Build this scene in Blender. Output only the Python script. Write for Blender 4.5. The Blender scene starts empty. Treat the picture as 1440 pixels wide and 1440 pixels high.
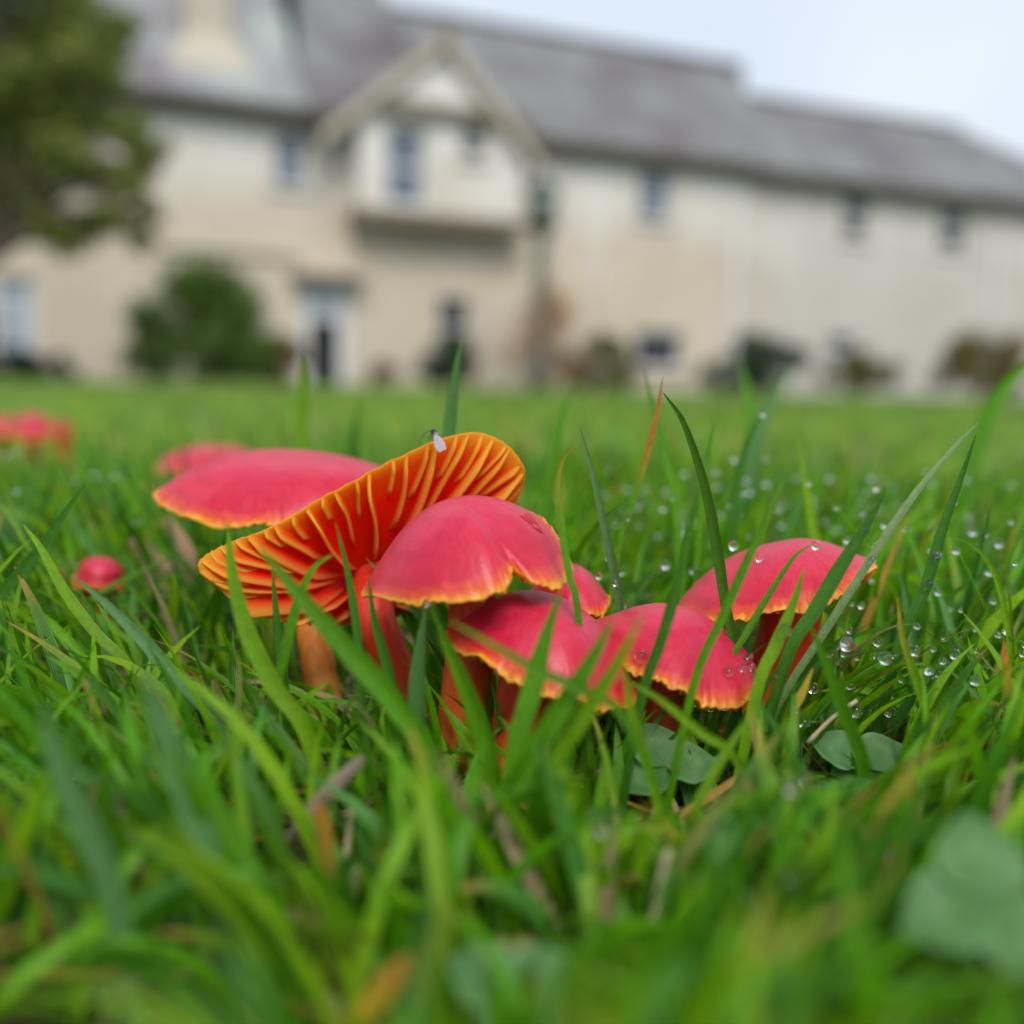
import bpy, bmesh, math, random
import numpy as np
from mathutils import Vector, Matrix, noise as mnoise

random.seed(11)
rng = np.random.default_rng(7)
sc = bpy.context.scene
COL = sc.collection
R = math.radians

# ------------------------------------------------------------------ camera
EYE = Vector((0.0, 0.0, 0.070))
FPX = 1500.0                       # focal length in photo pixels (photo is 1440 wide)
PITCH, ROLL = math.atan(178.0 / FPX), R(1.2)
_f = Vector((0, math.cos(PITCH), -math.sin(PITCH)))
_r0 = Vector((1, 0, 0))
_u0 = Vector((0, math.sin(PITCH), math.cos(PITCH)))
CR = _r0 * math.cos(ROLL) + _u0 * math.sin(ROLL)
CU = -_r0 * math.sin(ROLL) + _u0 * math.cos(ROLL)
CF = _f
cam_d = bpy.data.cameras.new('camera')
cam = bpy.data.objects.new('camera', cam_d)
COL.objects.link(cam)
M = Matrix.Identity(4)
for i in range(3):
    M[i][0], M[i][1], M[i][2], M[i][3] = CR[i], CU[i], -CF[i], EYE[i]
cam.matrix_world = M
cam_d.sensor_width = 36.0
cam_d.lens = 18.0 * FPX / 720.0
cam_d.clip_start, cam_d.clip_end = 0.004, 900.0
cam_d.dof.use_dof = True
cam_d.dof.focus_distance = 0.190
cam_d.dof.aperture_fstop = 6.7
sc.camera = cam

# ------------------------------------------------------------------ sky and sun (overcast)
SUN_EL, SUN_AZ = R(50), R(168)     # azimuth from +Y clockwise
w = bpy.data.worlds.new('World'); sc.world = w; w.use_nodes = True
nt = w.node_tree; nt.nodes.clear()
def wn(t): return nt.nodes.new(t)
out = wn('ShaderNodeOutputWorld'); sky = wn('ShaderNodeTexSky'); sky.sky_type = 'NISHITA'
sky.sun_disc = False; sky.sun_elevation = SUN_EL; sky.sun_rotation = SUN_AZ
sky.air_density = 1.0; sky.dust_density = 3.0
b1 = wn('ShaderNodeBackground'); b1.inputs[1].default_value = 0.07
b2 = wn('ShaderNodeBackground'); b2.inputs[1].default_value = 0.68
tc = wn('ShaderNodeTexCoord'); nz = wn('ShaderNodeTexNoise'); nz.inputs['Scale'].default_value = 2.2
nz.inputs['Detail'].default_value = 4
rp = wn('ShaderNodeValToRGB')
rp.color_ramp.elements[0].position = .30; rp.color_ramp.elements[0].color = (.66, .77, .95, 1)
rp.color_ramp.elements[1].position = .70; rp.color_ramp.elements[1].color = (.90, .96, 1.0, 1)
mx = wn('ShaderNodeMixShader'); mx.inputs[0].default_value = 0.85
L = nt.links.new
L(sky.outputs[0], b1.inputs[0]); L(tc.outputs['Generated'], nz.inputs['Vector']); L(nz.outputs['Fac'], rp.inputs[0])
L(rp.outputs[0], b2.inputs[0]); L(b1.outputs[0], mx.inputs[1]); L(b2.outputs[0], mx.inputs[2]); L(mx.outputs[0], out.inputs[0])
sl = bpy.data.lights.new('sun', 'SUN'); sl.energy = 1.5; sl.angle = R(25); sl.color = (1.0, .97, .92)
so = bpy.data.objects.new('sun', sl); COL.objects.link(so)
sdir = Vector((math.sin(SUN_AZ) * math.cos(SUN_EL), math.cos(SUN_AZ) * math.cos(SUN_EL), math.sin(SUN_EL)))
so.rotation_euler = sdir.to_track_quat('Z', 'Y').to_euler(); so.location = (0, -5, 12)
sc.view_settings.view_transform = 'Standard'; sc.view_settings.look = 'None'
sc.view_settings.exposure = 0.7; sc.view_settings.gamma = 1.0; sc.view_settings.use_curve_mapping = False
sc.cycles.use_denoising = True
sc.cycles.max_bounces = 10; sc.cycles.transmission_bounces = 6; sc.cycles.transparent_max_bounces = 8
sc.cycles.caustics_refractive = True; sc.cycles.caustics_reflective = False
sc.cycles.sample_clamp_indirect = 6

# ------------------------------------------------------------------ pixel <-> world
def ray(x, y): return CF + CR * ((x - 720) / FPX) - CU * ((y - 720) / FPX)
def P(x, y, d): return EYE + ray(x, y) * d
def ground_at(x, y):
    r = ray(x, y); return EYE + r * (-EYE.z / r.z)
_E, _R, _U, _F = (np.array(v) for v in (EYE, CR, CU, CF))
def project(pts):
    q = np.asarray(pts) - _E
    d = q @ _F
    return 720 + FPX * (q @ _R) / d, 720 - FPX * (q @ _U) / d, d

# ------------------------------------------------------------------ helpers
def tag(o, label=None, cat=None, group=None, kind=None):
    if label: o['label'] = label
    if cat: o['category'] = cat
    if group: o['group'] = group
    if kind: o['kind'] = kind
    return o
def empty(name, loc=(0, 0, 0), rz=0):
    o = bpy.data.objects.new(name, None); COL.objects.link(o); o.location = loc; o.rotation_euler = (0, 0, rz)
    o.empty_display_size = .01
    return o
def link(name, me, mat, parent=None, smooth=True):
    o = bpy.data.objects.new(name, me); COL.objects.link(o)
    if mat and not me.materials: me.materials.append(mat)
    if smooth: me.polygons.foreach_set('use_smooth', [True] * len(me.polygons))
    if parent: o.parent = parent
    return o
def mesh_np(name, verts, quads, tris=None, fattr=None, cattr=None):
    me = bpy.data.meshes.new(name)
    verts = np.asarray(verts, dtype=np.float32).reshape(-1, 3)
    quads = np.asarray(quads, dtype=np.int32).reshape(-1, 4)
    tris = np.zeros((0, 3), np.int32) if tris is None else np.asarray(tris, dtype=np.int32).reshape(-1, 3)
    nq, ntr = len(quads), len(tris)
    me.vertices.add(len(verts)); me.vertices.foreach_set('co', verts.ravel())
    me.loops.add(nq * 4 + ntr * 3); me.loops.foreach_set('vertex_index', np.concatenate([quads.ravel(), tris.ravel()]))
    me.polygons.add(nq + ntr)
    me.polygons.foreach_set('loop_start', np.concatenate([np.arange(nq) * 4, nq * 4 + np.arange(ntr) * 3]).astype(np.int32))
    for k, v in (fattr or {}).items():
        a = me.attributes.new(k, 'FLOAT', 'POINT'); a.data.foreach_set('value', np.asarray(v, np.float32).ravel())
    for k, v in (cattr or {}).items():
        a = me.attributes.new(k, 'FLOAT_COLOR', 'POINT'); a.data.foreach_set('color', np.asarray(v, np.float32).ravel())
    me.update(calc_edges=True); me.validate()
    return me
def bm_mesh(name, bm):
    me = bpy.data.meshes.new(name); bm.to_mesh(me); bm.free(); return me
def catmull(pts, n, closed=False):
    pts = [np.asarray(p, float) for p in pts]; m = len(pts); outp = []
    segs = m if closed else m - 1
    for t in np.linspace(0, segs, n, endpoint=not closed):
        i = min(int(t), segs - 1); u = t - i
        g = (lambda k: pts[k % m]) if closed else (lambda k: pts[k] if 0 <= k < m else (2 * pts[0] - pts[1] if k < 0 else 2 * pts[-1] - pts[-2]))
        p0, p1, p2, p3 = g(i - 1), g(i), g(i + 1), g(i + 2)
        outp.append(.5 * (2 * p1 + (p2 - p0) * u + (2 * p0 - 5 * p1 + 4 * p2 - p3) * u * u + (3 * p1 - p0 - 3 * p2 + p3) * u ** 3))
    return np.array(outp)
def tube(path, radii, seg=10, cap=True):
    path = np.asarray(path, float); n = len(path); radii = np.broadcast_to(radii, (n,))
    T = np.gradient(path, axis=0); T /= np.linalg.norm(T, axis=1)[:, None] + 1e-12
    ref = np.array([1., 0, 0]) if abs(T[0][0]) < .8 else np.array([0, 1., 0])
    vs = []
    for i in range(n):
        a = np.cross(T[i], ref); a /= np.linalg.norm(a); b = np.cross(T[i], a)
        ang = np.arange(seg) * 2 * math.pi / seg
        vs.append(path[i] + radii[i] * (np.cos(ang)[:, None] * a + np.sin(ang)[:, None] * b))
    V = np.concatenate(vs); q = []
    for i in range(n - 1):
        for j in range(seg):
            q.append((i * seg + j, i * seg + (j + 1) % seg, (i + 1) * seg + (j + 1) % seg, (i + 1) * seg + j))
    t = []
    if cap:
        V = np.vstack([V, path[0], path[-1]]); c0, c1 = len(V) - 2, len(V) - 1
        for j in range(seg):
            t.append((c0, (j + 1) % seg, j)); t.append((c1, (n - 1) * seg + j, (n - 1) * seg + (j + 1) % seg))
    s = np.repeat(np.linspace(0, 1, n), seg); s = np.append(s, [0, 1]) if cap else s
    return V, q, t, s

# ------------------------------------------------------------------ materials
class MB:
    def __init__(s, name):
        s.m = bpy.data.materials.new(name); s.m.use_nodes = True; s.t = s.m.node_tree; s.t.nodes.clear()
        s.out = s.n('ShaderNodeOutputMaterial')
    def n(s, t, **kw):
        x = s.t.nodes.new(t)
        for k, v in kw.items(): setattr(x, k, v)
        return x
    def l(s, a, b): s.t.links.new(a, b)
    def attr(s, name): x = s.n('ShaderNodeAttribute'); x.attribute_name = name; return x
    def noise(s, scale, detail=3, rough=.5, vec=None):
        x = s.n('ShaderNodeTexNoise'); x.inputs['Scale'].default_value = scale; x.inputs['Detail'].default_value = detail
        x.inputs['Roughness'].default_value = rough
        if vec is None:
            vec = s.n('ShaderNodeTexCoord').outputs['Object']
        s.l(vec, x.inputs['Vector']); return x
    def ramp(s, fac, stops):
        x = s.n('ShaderNodeValToRGB'); e = x.color_ramp.elements
        while len(e) < len(stops): e.new(.5)
        for el, (p, c) in zip(e, stops): el.position = p; el.color = (*c, 1)
        s.l(fac, x.inputs[0]); return x
    def mix(s, fac, a, b, mode='MIX'):
        x = s.n('ShaderNodeMix', data_type='RGBA', blend_type=mode)
        for v, i in ((fac, 0), (a, 6), (b, 7)):
            if hasattr(v, 'links'): s.l(v, x.inputs[i])
            else: x.inputs[i].default_value = v if i == 0 else (*v, 1)
        return x.outputs[2]
    def bsdf(s, rough=.6, spec=.5, **kw):
        x = s.n('ShaderNodeBsdfPrincipled'); x.inputs['Roughness'].default_value = rough
        x.inputs['Specular IOR Level'].default_value = spec
        for k, v in kw.items(): x.inputs[k.replace('_', ' ')].default_value = v
        return x
    def col(s, sock, b):
        if hasattr(sock, 'links'): s.l(sock, b.inputs['Base Color'])
        else: b.inputs['Base Color'].default_value = (*sock, 1)
    def bump(s, h, b, strength=.3, dist=.001):
        x = s.n('ShaderNodeBump'); x.inputs['Strength'].default_value = strength; x.inputs['Distance'].default_value = dist
        s.l(h, x.inputs['Height']); s.l(x.outputs[0], b.inputs['Normal'])
    def done(s, sh): s.l(sh.outputs[0], s.out.inputs[0]); return s.m

def mat_simple(name, a, b, scale, rough=.7, bump=.0, dist=.01, spec=.3, **kw):
    m = MB(name); nz = m.noise(scale, 5, .6); c = m.ramp(nz.outputs['Fac'], [(.3, a), (.7, b)])
    p = m.bsdf(rough, spec, **kw); m.col(c.outputs[0], p)
    if bump: m.bump(nz.outputs['Fac'], p, bump, dist)
    return m.done(p)

def mat_leafy(name, translucent=.4, rough=.4, spec=.4, vein=None):
    m = MB(name); a = m.attr('col'); p = m.bsdf(rough, spec)
    c = a.outputs['Color']
    nz = m.noise(900 if vein else 3, 2)
    c = m.mix(.35, c, m.ramp(nz.outputs['Fac'], [(.3, (.55, .55, .5)), (.7, (1.25, 1.25, 1.2))]).outputs[0], 'MULTIPLY')
    m.col(c, p)
    if vein:
        va = m.attr('across'); wv = m.n('ShaderNodeMath', operation='SINE'); mu = m.n('ShaderNodeMath', operation='MULTIPLY')
        mu.inputs[1].default_value = vein; m.l(va.outputs['Fac'], mu.inputs[0]); m.l(mu.outputs[0], wv.inputs[0])
        m.bump(wv.outputs[0], p, .35, .00012)
    t = m.n('ShaderNodeBsdfTranslucent'); m.l(c, t.inputs[0])
    mx = m.n('ShaderNodeMixShader'); mx.inputs[0].default_value = translucent
    m.l(p.outputs[0], mx.inputs[1]); m.l(t.outputs[0], mx.inputs[2])
    return m.done(mx)

M_GRASS = mat_leafy('grass_blade', .42, .34, .32, 40.0)
M_FAR = mat_leafy('grass_far', .35, .55, .25)
M_LEAF = mat_leafy('tree_leaf', .25, .55, .3)
M_CLOVER = mat_leafy('clover_leaf', .32, .5, .3)

def mat_cap(name, pale=0.0):
    m = MB(name); r = m.attr('rad'); an = m.attr('ang')
    cmb = m.n('ShaderNodeCombineXYZ'); m.l(an.outputs['Fac'], cmb.inputs[0])
    sc_ = m.n('ShaderNodeMath', operation='MULTIPLY'); sc_.inputs[1].default_value = 1.2; m.l(r.outputs['Fac'], sc_.inputs[0]); m.l(sc_.outputs[0], cmb.inputs[1])
    st = m.noise(7.0, 4, .6, cmb.outputs[0])
    bl = m.noise(110, 5, .65)
    ad = m.n('ShaderNodeMath', operation='MULTIPLY_ADD'); ad.inputs[1].default_value = .10; m.l(st.outputs['Fac'], ad.inputs[0])
    su = m.n('ShaderNodeMath', operation='SUBTRACT'); m.l(r.outputs['Fac'], ad.inputs[2]); m.l(ad.outputs[0], su.inputs[0]); su.inputs[1].default_value = .05
    c = m.ramp(su.outputs[0], [(0, (.66, .022, .070)), (.55, (.64, .012, .055)), (.88, (.64, .010, .040)), (.955, (.80, .09, .015)), (1.0, (.90, .34, .02))])
    c2 = m.mix(.5, c.outputs[0], m.ramp(st.outputs['Fac'], [(.3, (.72, .55, .62)), (.68, (1.12, 1.5, 1.4))]).outputs[0], 'MULTIPLY')
    c3 = m.mix(m.ramp(bl.outputs['Fac'], [(.46, (0, 0, 0)), (.74, (.30, .30, .30))]).outputs[0], c2, (.82, .12, .17))
    p = m.bsdf(.36, .42, Subsurface_Weight=.22, Subsurface_Scale=.003, Sheen_Weight=.05, Sheen_Roughness=.4)
    p.inputs['Subsurface Radius'].default_value = (1, .12, .08)
    m.col(c3, p); fb = m.noise(900, 3); 
    hh = m.n('ShaderNodeMath', operation='MULTIPLY_ADD'); hh.inputs[1].default_value = 3.0; m.l(st.outputs['Fac'], hh.inputs[0]); m.l(fb.outputs['Fac'], hh.inputs[2])
    m.bump(hh.outputs[0], p, .22, .0002)
    t = m.n('ShaderNodeBsdfTranslucent'); m.l(c3, t.inputs[0]); mx = m.n('ShaderNodeMixShader'); mx.inputs[0].default_value = .16 + pale
    m.l(p.outputs[0], mx.inputs[1]); m.l(t.outputs[0], mx.inputs[2])
    return m.done(mx)
def mat_gill(name):
    m = MB(name); r = m.attr('rad'); e = m.attr('edge')
    red = m.ramp(r.outputs['Fac'], [(0, (.72, .02, .004)), (.72, (.95, .018, .001)), (.90, (.93, .13, .006)), (.985, (.95, .42, .02))])
    yel = m.ramp(r.outputs['Fac'], [(.1, (.84, .14, .03)), (.55, (.93, .30, .07)), (.95, (.95, .50, .04))])
    f = m.ramp(e.outputs['Fac'], [(.30, (0, 0, 0)), (.85, (1, 1, 1))])
    c = m.mix(f.outputs[0], red.outputs[0], yel.outputs[0])
    p = m.bsdf(.5, .3, Subsurface_Weight=.35, Subsurface_Scale=.004); p.inputs['Subsurface Radius'].default_value = (1, .15, .05)
    m.col(c, p); t = m.n('ShaderNodeBsdfTranslucent'); m.l(c, t.inputs[0])
    mx = m.n('ShaderNodeMixShader'); mx.inputs[0].default_value = .5
    m.l(p.outputs[0], mx.inputs[1]); m.l(t.outputs[0], mx.inputs[2])
    return m.done(mx)
def mat_stem(name, stops):
    m = MB(name); s = m.attr('along')
    tcn = m.n('ShaderNodeTexCoord'); mp = m.n('ShaderNodeMapping'); mp.inputs['Scale'].default_value = (1, 1, .08)
    m.l(tcn.outputs['Object'], mp.inputs[0]); nz = m.noise(900, 3, .6, mp.outputs[0])
    c = m.ramp(s.outputs['Fac'], stops)
    c2 = m.mix(.6, c.outputs[0], m.ramp(nz.outputs['Fac'], [(.3, (.6, .4, .5)), (.7, (1.1, 1.2, 1.2))]).outputs[0], 'MULTIPLY')
    p = m.bsdf(.45, .4, Subsurface_Weight=.3, Subsurface_Scale=.004); m.col(c2, p); m.bump(nz.outputs['Fac'], p, .4, .0003)
    return m.done(p)
M_CAP, M_GILL = mat_cap('mushroom_cap'), mat_gill('mushroom_gill')
M_CAPB = mat_cap('thin_upturned_cap', .42)
M_STEM = mat_stem('mushroom_stem', [(0, (.62, .022, .008)), (.5, (.66, .05, .010)), (1, (.80, .22, .03))])
M_STEMO = mat_stem('orange_stem', [(0, (.82, .12, .012)), (.4, (.84, .17, .012)), (1, (.85, .34, .05))])

def mat_water():
    m = MB('dew_water'); p = m.bsdf(.0, .5, Transmission_Weight=1.0, IOR=1.333); m.col((1, 1, 1), p); return m.done(p)
M_WATER = mat_water()
def mat_soil():
    m = MB('lawn_ground'); nz = m.noise(60, 6, .7); n2 = m.noise(.9, 4)
    c = m.ramp(nz.outputs['Fac'], [(.30, (.022, .016, .008)), (.5, (.040, .055, .012)), (.72, (.07, .12, .018))])
    c2 = m.mix(.5, c.outputs[0], m.ramp(n2.outputs['Fac'], [(.3, (.8, .8, .7)), (.7, (1.3, 1.35, 1.1))]).outputs[0], 'MULTIPLY')
    p = m.bsdf(.9, .2); m.col(c2, p); m.bump(nz.outputs['Fac'], p, .8, .006); return m.done(p)

# ================================================================== STRUCTURE: ground
def build_lawn():
    def axis(lo, hi):
        a = np.concatenate([np.linspace(lo, -1, 12, endpoint=False), np.linspace(-1, 1.5, 60, endpoint=False), np.geomspace(1.5, hi, 18)]); return a
    xs, ys = axis(-150, 150), axis(-40, 220)
    X, Y = np.meshgrid(xs, ys); Z = np.zeros_like(X)
    rr = np.hypot(X, Y)
    for i in range(X.shape[0]):
        for j in range(X.shape[1]):
            if rr[i, j] < 3: Z[i, j] = -.002 + .0035 * mnoise.noise(Vector((X[i, j] * 9, Y[i, j] * 9, 0)))
            else: Z[i, j] = 0
    n, mm = X.shape
    V = np.stack([X, Y, Z], -1).reshape(-1, 3)
    q = [(i * mm + j, i * mm + j + 1, (i + 1) * mm + j + 1, (i + 1) * mm + j) for i in range(n - 1) for j in range(mm - 1)]
    tag(link('lawn', mesh_np('lawn', V, q), mat_soil()), kind='structure')
build_lawn()

# ================================================================== HOUSE
FA = math.atan2(9.15, 21.0)
FT = np.array([math.cos(FA), math.sin(FA), 0]); FN = np.array([math.sin(FA), -math.cos(FA), 0])
F0 = np.array([.47, 23.5, 0])
def FP(x, y, o=0.0):
    r = np.array(ray(x, y)); p0 = F0 + FN * o
    t = ((p0 - _E) @ FN) / (r @ FN); q = _E + r * t
    return (q - F0) @ FT, q[2]
house = empty('house', F0, FA)
tag(house, 'long two-storey cream rendered house with grey slate roof behind the lawn', 'house')

def mat_wall():
    m = MB('cream_render'); nz = m.noise(.5, 5, .6); n2 = m.noise(9, 4, .7); g = m.n('ShaderNodeTexCoord')
    sp = m.n('ShaderNodeSeparateXYZ'); m.l(g.outputs['Object'], sp.inputs[0])
    ht = m.n('ShaderNodeMapRange'); ht.inputs[1].default_value = 2.6; ht.inputs[2].default_value = 5.0
    hz = m.n('ShaderNodeMath', operation='MULTIPLY_ADD'); hz.inputs[1].default_value = 3.0; m.l(nz.outputs['Fac'], hz.inputs[0])
    h2 = m.n('ShaderNodeMath', operation='SUBTRACT'); h2.inputs[1].default_value = 1.5; m.l(sp.outputs[2], hz.inputs[2]); m.l(hz.outputs[0], h2.inputs[0]); m.l(h2.outputs[0], ht.inputs[0])
    rt = m.n('ShaderNodeMapRange'); rt.inputs[1].default_value = 4; rt.inputs[2].default_value = 7; m.l(sp.outputs[0], rt.inputs[0])
    lowc = m.mix(rt.outputs[0], (.64, .56, .44), (.58, .545, .49)); upc = m.mix(rt.outputs[0], (.79, .77, .73), (.67, .645, .605))
    c = m.mix(ht.outputs[0], lowc, upc)
    c2 = m.mix(.6, c, m.ramp(nz.outputs['Fac'], [(.3, (.82, .80, .76)), (.65, (1.04, 1.03, 1.02))]).outputs[0], 'MULTIPLY')
    p = m.bsdf(.9, .2); m.col(c2, p); m.bump(n2.outputs['Fac'], p, .5, .02); return m.done(p)
def mat_slate(name, tint):
    m = MB(name); nz = m.noise(.55, 5, .65)
    br = m.n('ShaderNodeTexBrick'); br.inputs['Scale'].default_value = 3.2; br.inputs['Mortar Size'].default_value = .03
    br.inputs['Color1'].default_value = (*[.85 * v for v in tint], 1); br.inputs['Color2'].default_value = (*[1.15 * v for v in tint], 1)
    br.inputs['Mortar'].default_value = (*[.4 * v for v in tint], 1)
    tcn = m.n('ShaderNodeTexCoord'); m.l(tcn.outputs['UV'], br.inputs['Vector'])
    c = m.mix(.95, br.outputs[0], m.ramp(nz.outputs['Fac'], [(.34, (.58, .50, .56)), (.5, (1, .97, .97)), (.66, (1.25, 1.38, 1.28))]).outputs[0], 'MULTIPLY')
    p = m.bsdf(.7, .35); m.col(c, p); m.bump(br.outputs['Fac'], p, .5, -.02); return m.done(p)
M_WALL = mat_wall(); M_SLATE = mat_slate('grey_slate', (.22, .215, .22)); M_SLATEL = mat_slate('pale_slate', (.36, .37, .37))
M_TRIM = mat_simple('white_paint', (.74, .74, .74), (.82, .82, .82), 6, .45)
M_STONE = mat_simple('buff_stone', (.46, .40, .31), (.60, .54, .44), 5, .85, .3, .02)
M_RIDGE = mat_simple('ridge_tile', (.17, .16, .16), (.26, .25, .25), 4, .8)
M_BROWN = mat_simple('brown_timber_and_shade', (.17, .14, .10), (.25, .21, .15), 8, .7)  # timber brown, also used as painted shade under the gable and bay
M_GUTTER = mat_simple('dark_gutter', (.10, .09, .08), (.16, .14, .12), 8, .5)
M_DARK = mat_simple('dark_room', (.012, .012, .014), (.025, .025, .028), 2, .8)
def mat_glass(name, c, rough):
    m = MB(name); nz = m.noise(1.2, 3); p = m.bsdf(rough, .9); m.col(m.ramp(nz.outputs['Fac'], [(.3, tuple(.7 * v for v in c)), (.7, c)]).outputs[0], p); return m.done(p)
M_PANE = mat_glass('window_glass', (.12, .165, .225), .08); M_PANED = mat_glass('dark_window_glass', (.03, .04, .05), .06)
M_CURT = mat_glass('pale_window_glass', (.45, .52, .58), .15)

def hbox(name, mat, parent, u0, u1, o0, o1, z0, z1, bev=0.0):
    """box in the facade frame: u along, o outward, z up"""
    bm = bmesh.new()
    vs = [bm.verts.new((u, -o, z)) for u in (u0, u1) for o in (o0, o1) for z in (z0, z1)]
    for f in ((0, 1, 3, 2), (4, 6, 7, 5), (0, 4, 5, 1), (2, 3, 7, 6), (0, 2, 6, 4), (1, 5, 7, 3)): bm.faces.new([vs[i] for i in f])
    bmesh.ops.recalc_face_normals(bm, faces=bm.faces)
    if bev: bmesh.ops.bevel(bm, geom=bm.edges[:], offset=bev, segments=2, affect='EDGES')
    return link(name, bm_mesh(name, bm), mat, parent, False)
def hpoly(name, mat, parent, pts, thick=.12, uvdir=True):
    """slab from a loop of (u,o,z) points, thickened downward"""
    bm = bmesh.new(); uvl = bm.loops.layers.uv.new('UVMap')
    top = [bm.verts.new((u, -o, z)) for u, o, z in pts]; bot = [bm.verts.new((u, -o, z - thick)) for u, o, z in pts]
    f = bm.faces.new(top); bm.faces.new(bot[::-1]); n = len(pts)
    for i in range(n): bm.faces.new((top[i], bot[i], bot[(i + 1) % n], top[(i + 1) % n]))
    bmesh.ops.recalc_face_normals(bm, faces=bm.faces)
    for fc in bm.faces:
        for lp in fc.loops: lp[uvl].uv = (lp.vert.co.x, lp.vert.co.z * 1.5 + lp.vert.co.y * .3)
    return link(name, bm_mesh(name, bm), mat, parent, False)
def wall_holes(name, mat, parent, u0, u1, z0, z1, o, holes, depth=.22):
    us = sorted({u0, u1, *[h[0] for h in holes], *[h[1] for h in holes]}); zs = sorted({z0, z1, *[h[2] for h in holes], *[h[3] for h in holes]})
    bm = bmesh.new(); vd = {}
    def v(u, oo, z):
        k = (round(u, 5), round(oo, 5), round(z, 5))
        if k not in vd: vd[k] = bm.verts.new((u, -oo, z))
        return vd[k]
    for a, b in zip(us, us[1:]):
        for c, d in zip(zs, zs[1:]):
            um, zm = (a + b) / 2, (c + d) / 2
            if any(h[0] < um < h[1] and h[2] < zm < h[3] for h in holes): continue
            bm.faces.new((v(a, o, c), v(b, o, c), v(b, o, d), v(a, o, d)))
    for h in holes:
        a, b, c, d = h
        for (p, q) in (((a, c), (b, c)), ((b, c), (b, d)), ((b, d), (a, d)), ((a, d), (a, c))):
            bm.faces.new([bm.verts.new(t) for t in ((p[0], -o, p[1]), (q[0], -o, q[1]), (q[0], -o + depth, q[1]), (p[0], -o + depth, p[1]))])
    return link(name, bm_mesh(name, bm), mat, parent, False)
def window(x0, x1, y0, y1, o=0.0, pane=None, sash=True, wmat=None, sill=True, frame=.07):
    """a recessed sash window whose opening is given in photo pixels on the facade plane; returns the hole"""
    (ua, za), (ub, zb) = FP(x0, (y0 + y1) / 2, o), FP(x1, (y0 + y1) / 2, o)
    xm = (x0 + x1) / 2; zt, zl = FP(xm, y0, o)[1], FP(xm, y1, o)[1]
    d = o - .14
    fr = empty('window', (0, 0, 0)); fr.parent = house
    g = .003
    parts = [(ua + g, ua + frame, zl + g, zt - g), (ub - frame, ub - g, zl + g, zt - g), (ua + frame, ub - frame, zl + g, zl + frame * 1.2), (ua + frame, ub - frame, zt - frame, zt - g)]
    for a, b, c, e in parts: hbox('frame', M_TRIM, fr, a, b, d - .05, d + .04, c, e)
    zm = (zl + zt) / 2
    if sash: hbox('meeting_rail', M_TRIM, fr, ua + frame, ub - frame, d - .04, d + .025, zm - .03, zm + .03)
    hbox('pane', pane or M_PANE, fr, ua + frame, ub - frame, d - .035, d - .02, zl + frame, zm - .03)
    hbox('pane', pane or M_PANE, fr, ua + frame, ub - frame, d - .03, d - .012, zm + .03, zt - frame)
    if sill: hbox('sill', M_STONE, fr, ua - .08, ub + .08, o - .1, o + .08, zl - .09, zl - .003)
    return (ua, ub, zl, zt)

U_L, U_MID, U_R = FP(-260, 300)[0], FP(1042, 300)[0], FP(1500, 300)[0]
Z_E = FP(750, 205)[1]; Z_E2 = FP(1300, 275)[1]
UB0, UB1 = FP(505, 240, .55)[0], FP(735, 240, .55)[0]
main_holes = [window(383, 435, 185, 265), window(897, 945, 238, 312), window(615, 663, 418, 505, pane=M_PANED), window(893, 962, 465, 520, pane=M_PANED, sash=False),
              window(-8, 50, 388, 512, pane=M_CURT)]
# door
du0, du1 = FP(424, 470)[0], FP(492, 470)[0]; dz = FP(455, 398)[1]; tz = FP(455, 447)[1]
main_holes.append((du0, du1, 0.0, dz))
door = empty('door'); door.parent = house
hbox('frame', M_TRIM, door, du0 + .003, du0 + .16, -.2, -.06, .0, dz - .003); hbox('frame', M_TRIM, door, du1 - .2, du1 - .003, -.2, -.06, .0, dz - .003)
hbox('frame', M_TRIM, door, du0 + .16, du1 - .2, -.2, -.06, dz - .08, dz - .003); hbox('transom', M_TRIM, door, du0 + .16, du1 - .2, -.2, -.08, tz - .04, tz + .04)
hbox('fanlight', M_CURT, door, du0 + .16, du1 - .2, -.17, -.15, tz + .04, dz - .08)
hbox('dark_opening', M_DARK, door, du0 + .16, du1 - .2, -.19, -.17, .02, tz - .04)  # near-black sheet painted as the shade inside the open doorway
hbox('canopy', M_STONE, door, du0 - .25, du1 + .25, .004, .45, dz + .12, dz + .25)
mw = wall_holes('wall', M_WALL, house, U_L, U_MID, 0, Z_E, 0, main_holes)
right_holes = [window(1186, 1223, 272, 338, -.12, pane=M_PANED), window(1321, 1362, 292, 354, -.12, pane=M_PANED), window(1165, 1205, 470, 512, -.12, pane=M_PANED)]
wall_holes('wall', M_WALL, house, U_MID, U_R + 3, 0, Z_E2, -.12, right_holes)
hbox('wall', M_WALL, house, U_MID - .001, U_MID + .2, -9, -.002, 0, Z_E2)
hbox('wall', M_WALL, house, U_R + 3, U_R + 3.2, -9, -.12, 0, Z_E2)
hbox('wall', M_DARK, house, U_L, U_R + 2.9, -.9, -.8, 0, Z_E2 - .1)   # near-black sheet, painted shade of the unlit rooms behind the glass
hbox('quoin_strip', M_TRIM, house, U_MID - .12, U_MID - .02, .003, .05, 0, Z_E - .4)
for xp in (1396, 838):
    u, _ = FP(xp, 400, -.1 if xp > 1042 else 0); oo = -.12 if xp > 1042 else 0
    V, q, t, s = tube([(u, -oo - .07, 0), (u, -oo - .07, Z_E2 - .3)], .035, 8); link('downpipe', mesh_np('downpipe', V, q, t), M_TRIM, house)
# string course
uS0, zS = FP(225, 345); uS1, _ = FP(425, 345)
hbox('string_course', M_STONE, house, uS0, uS1, .003, .10, zS - .06, zS + .06)
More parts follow.
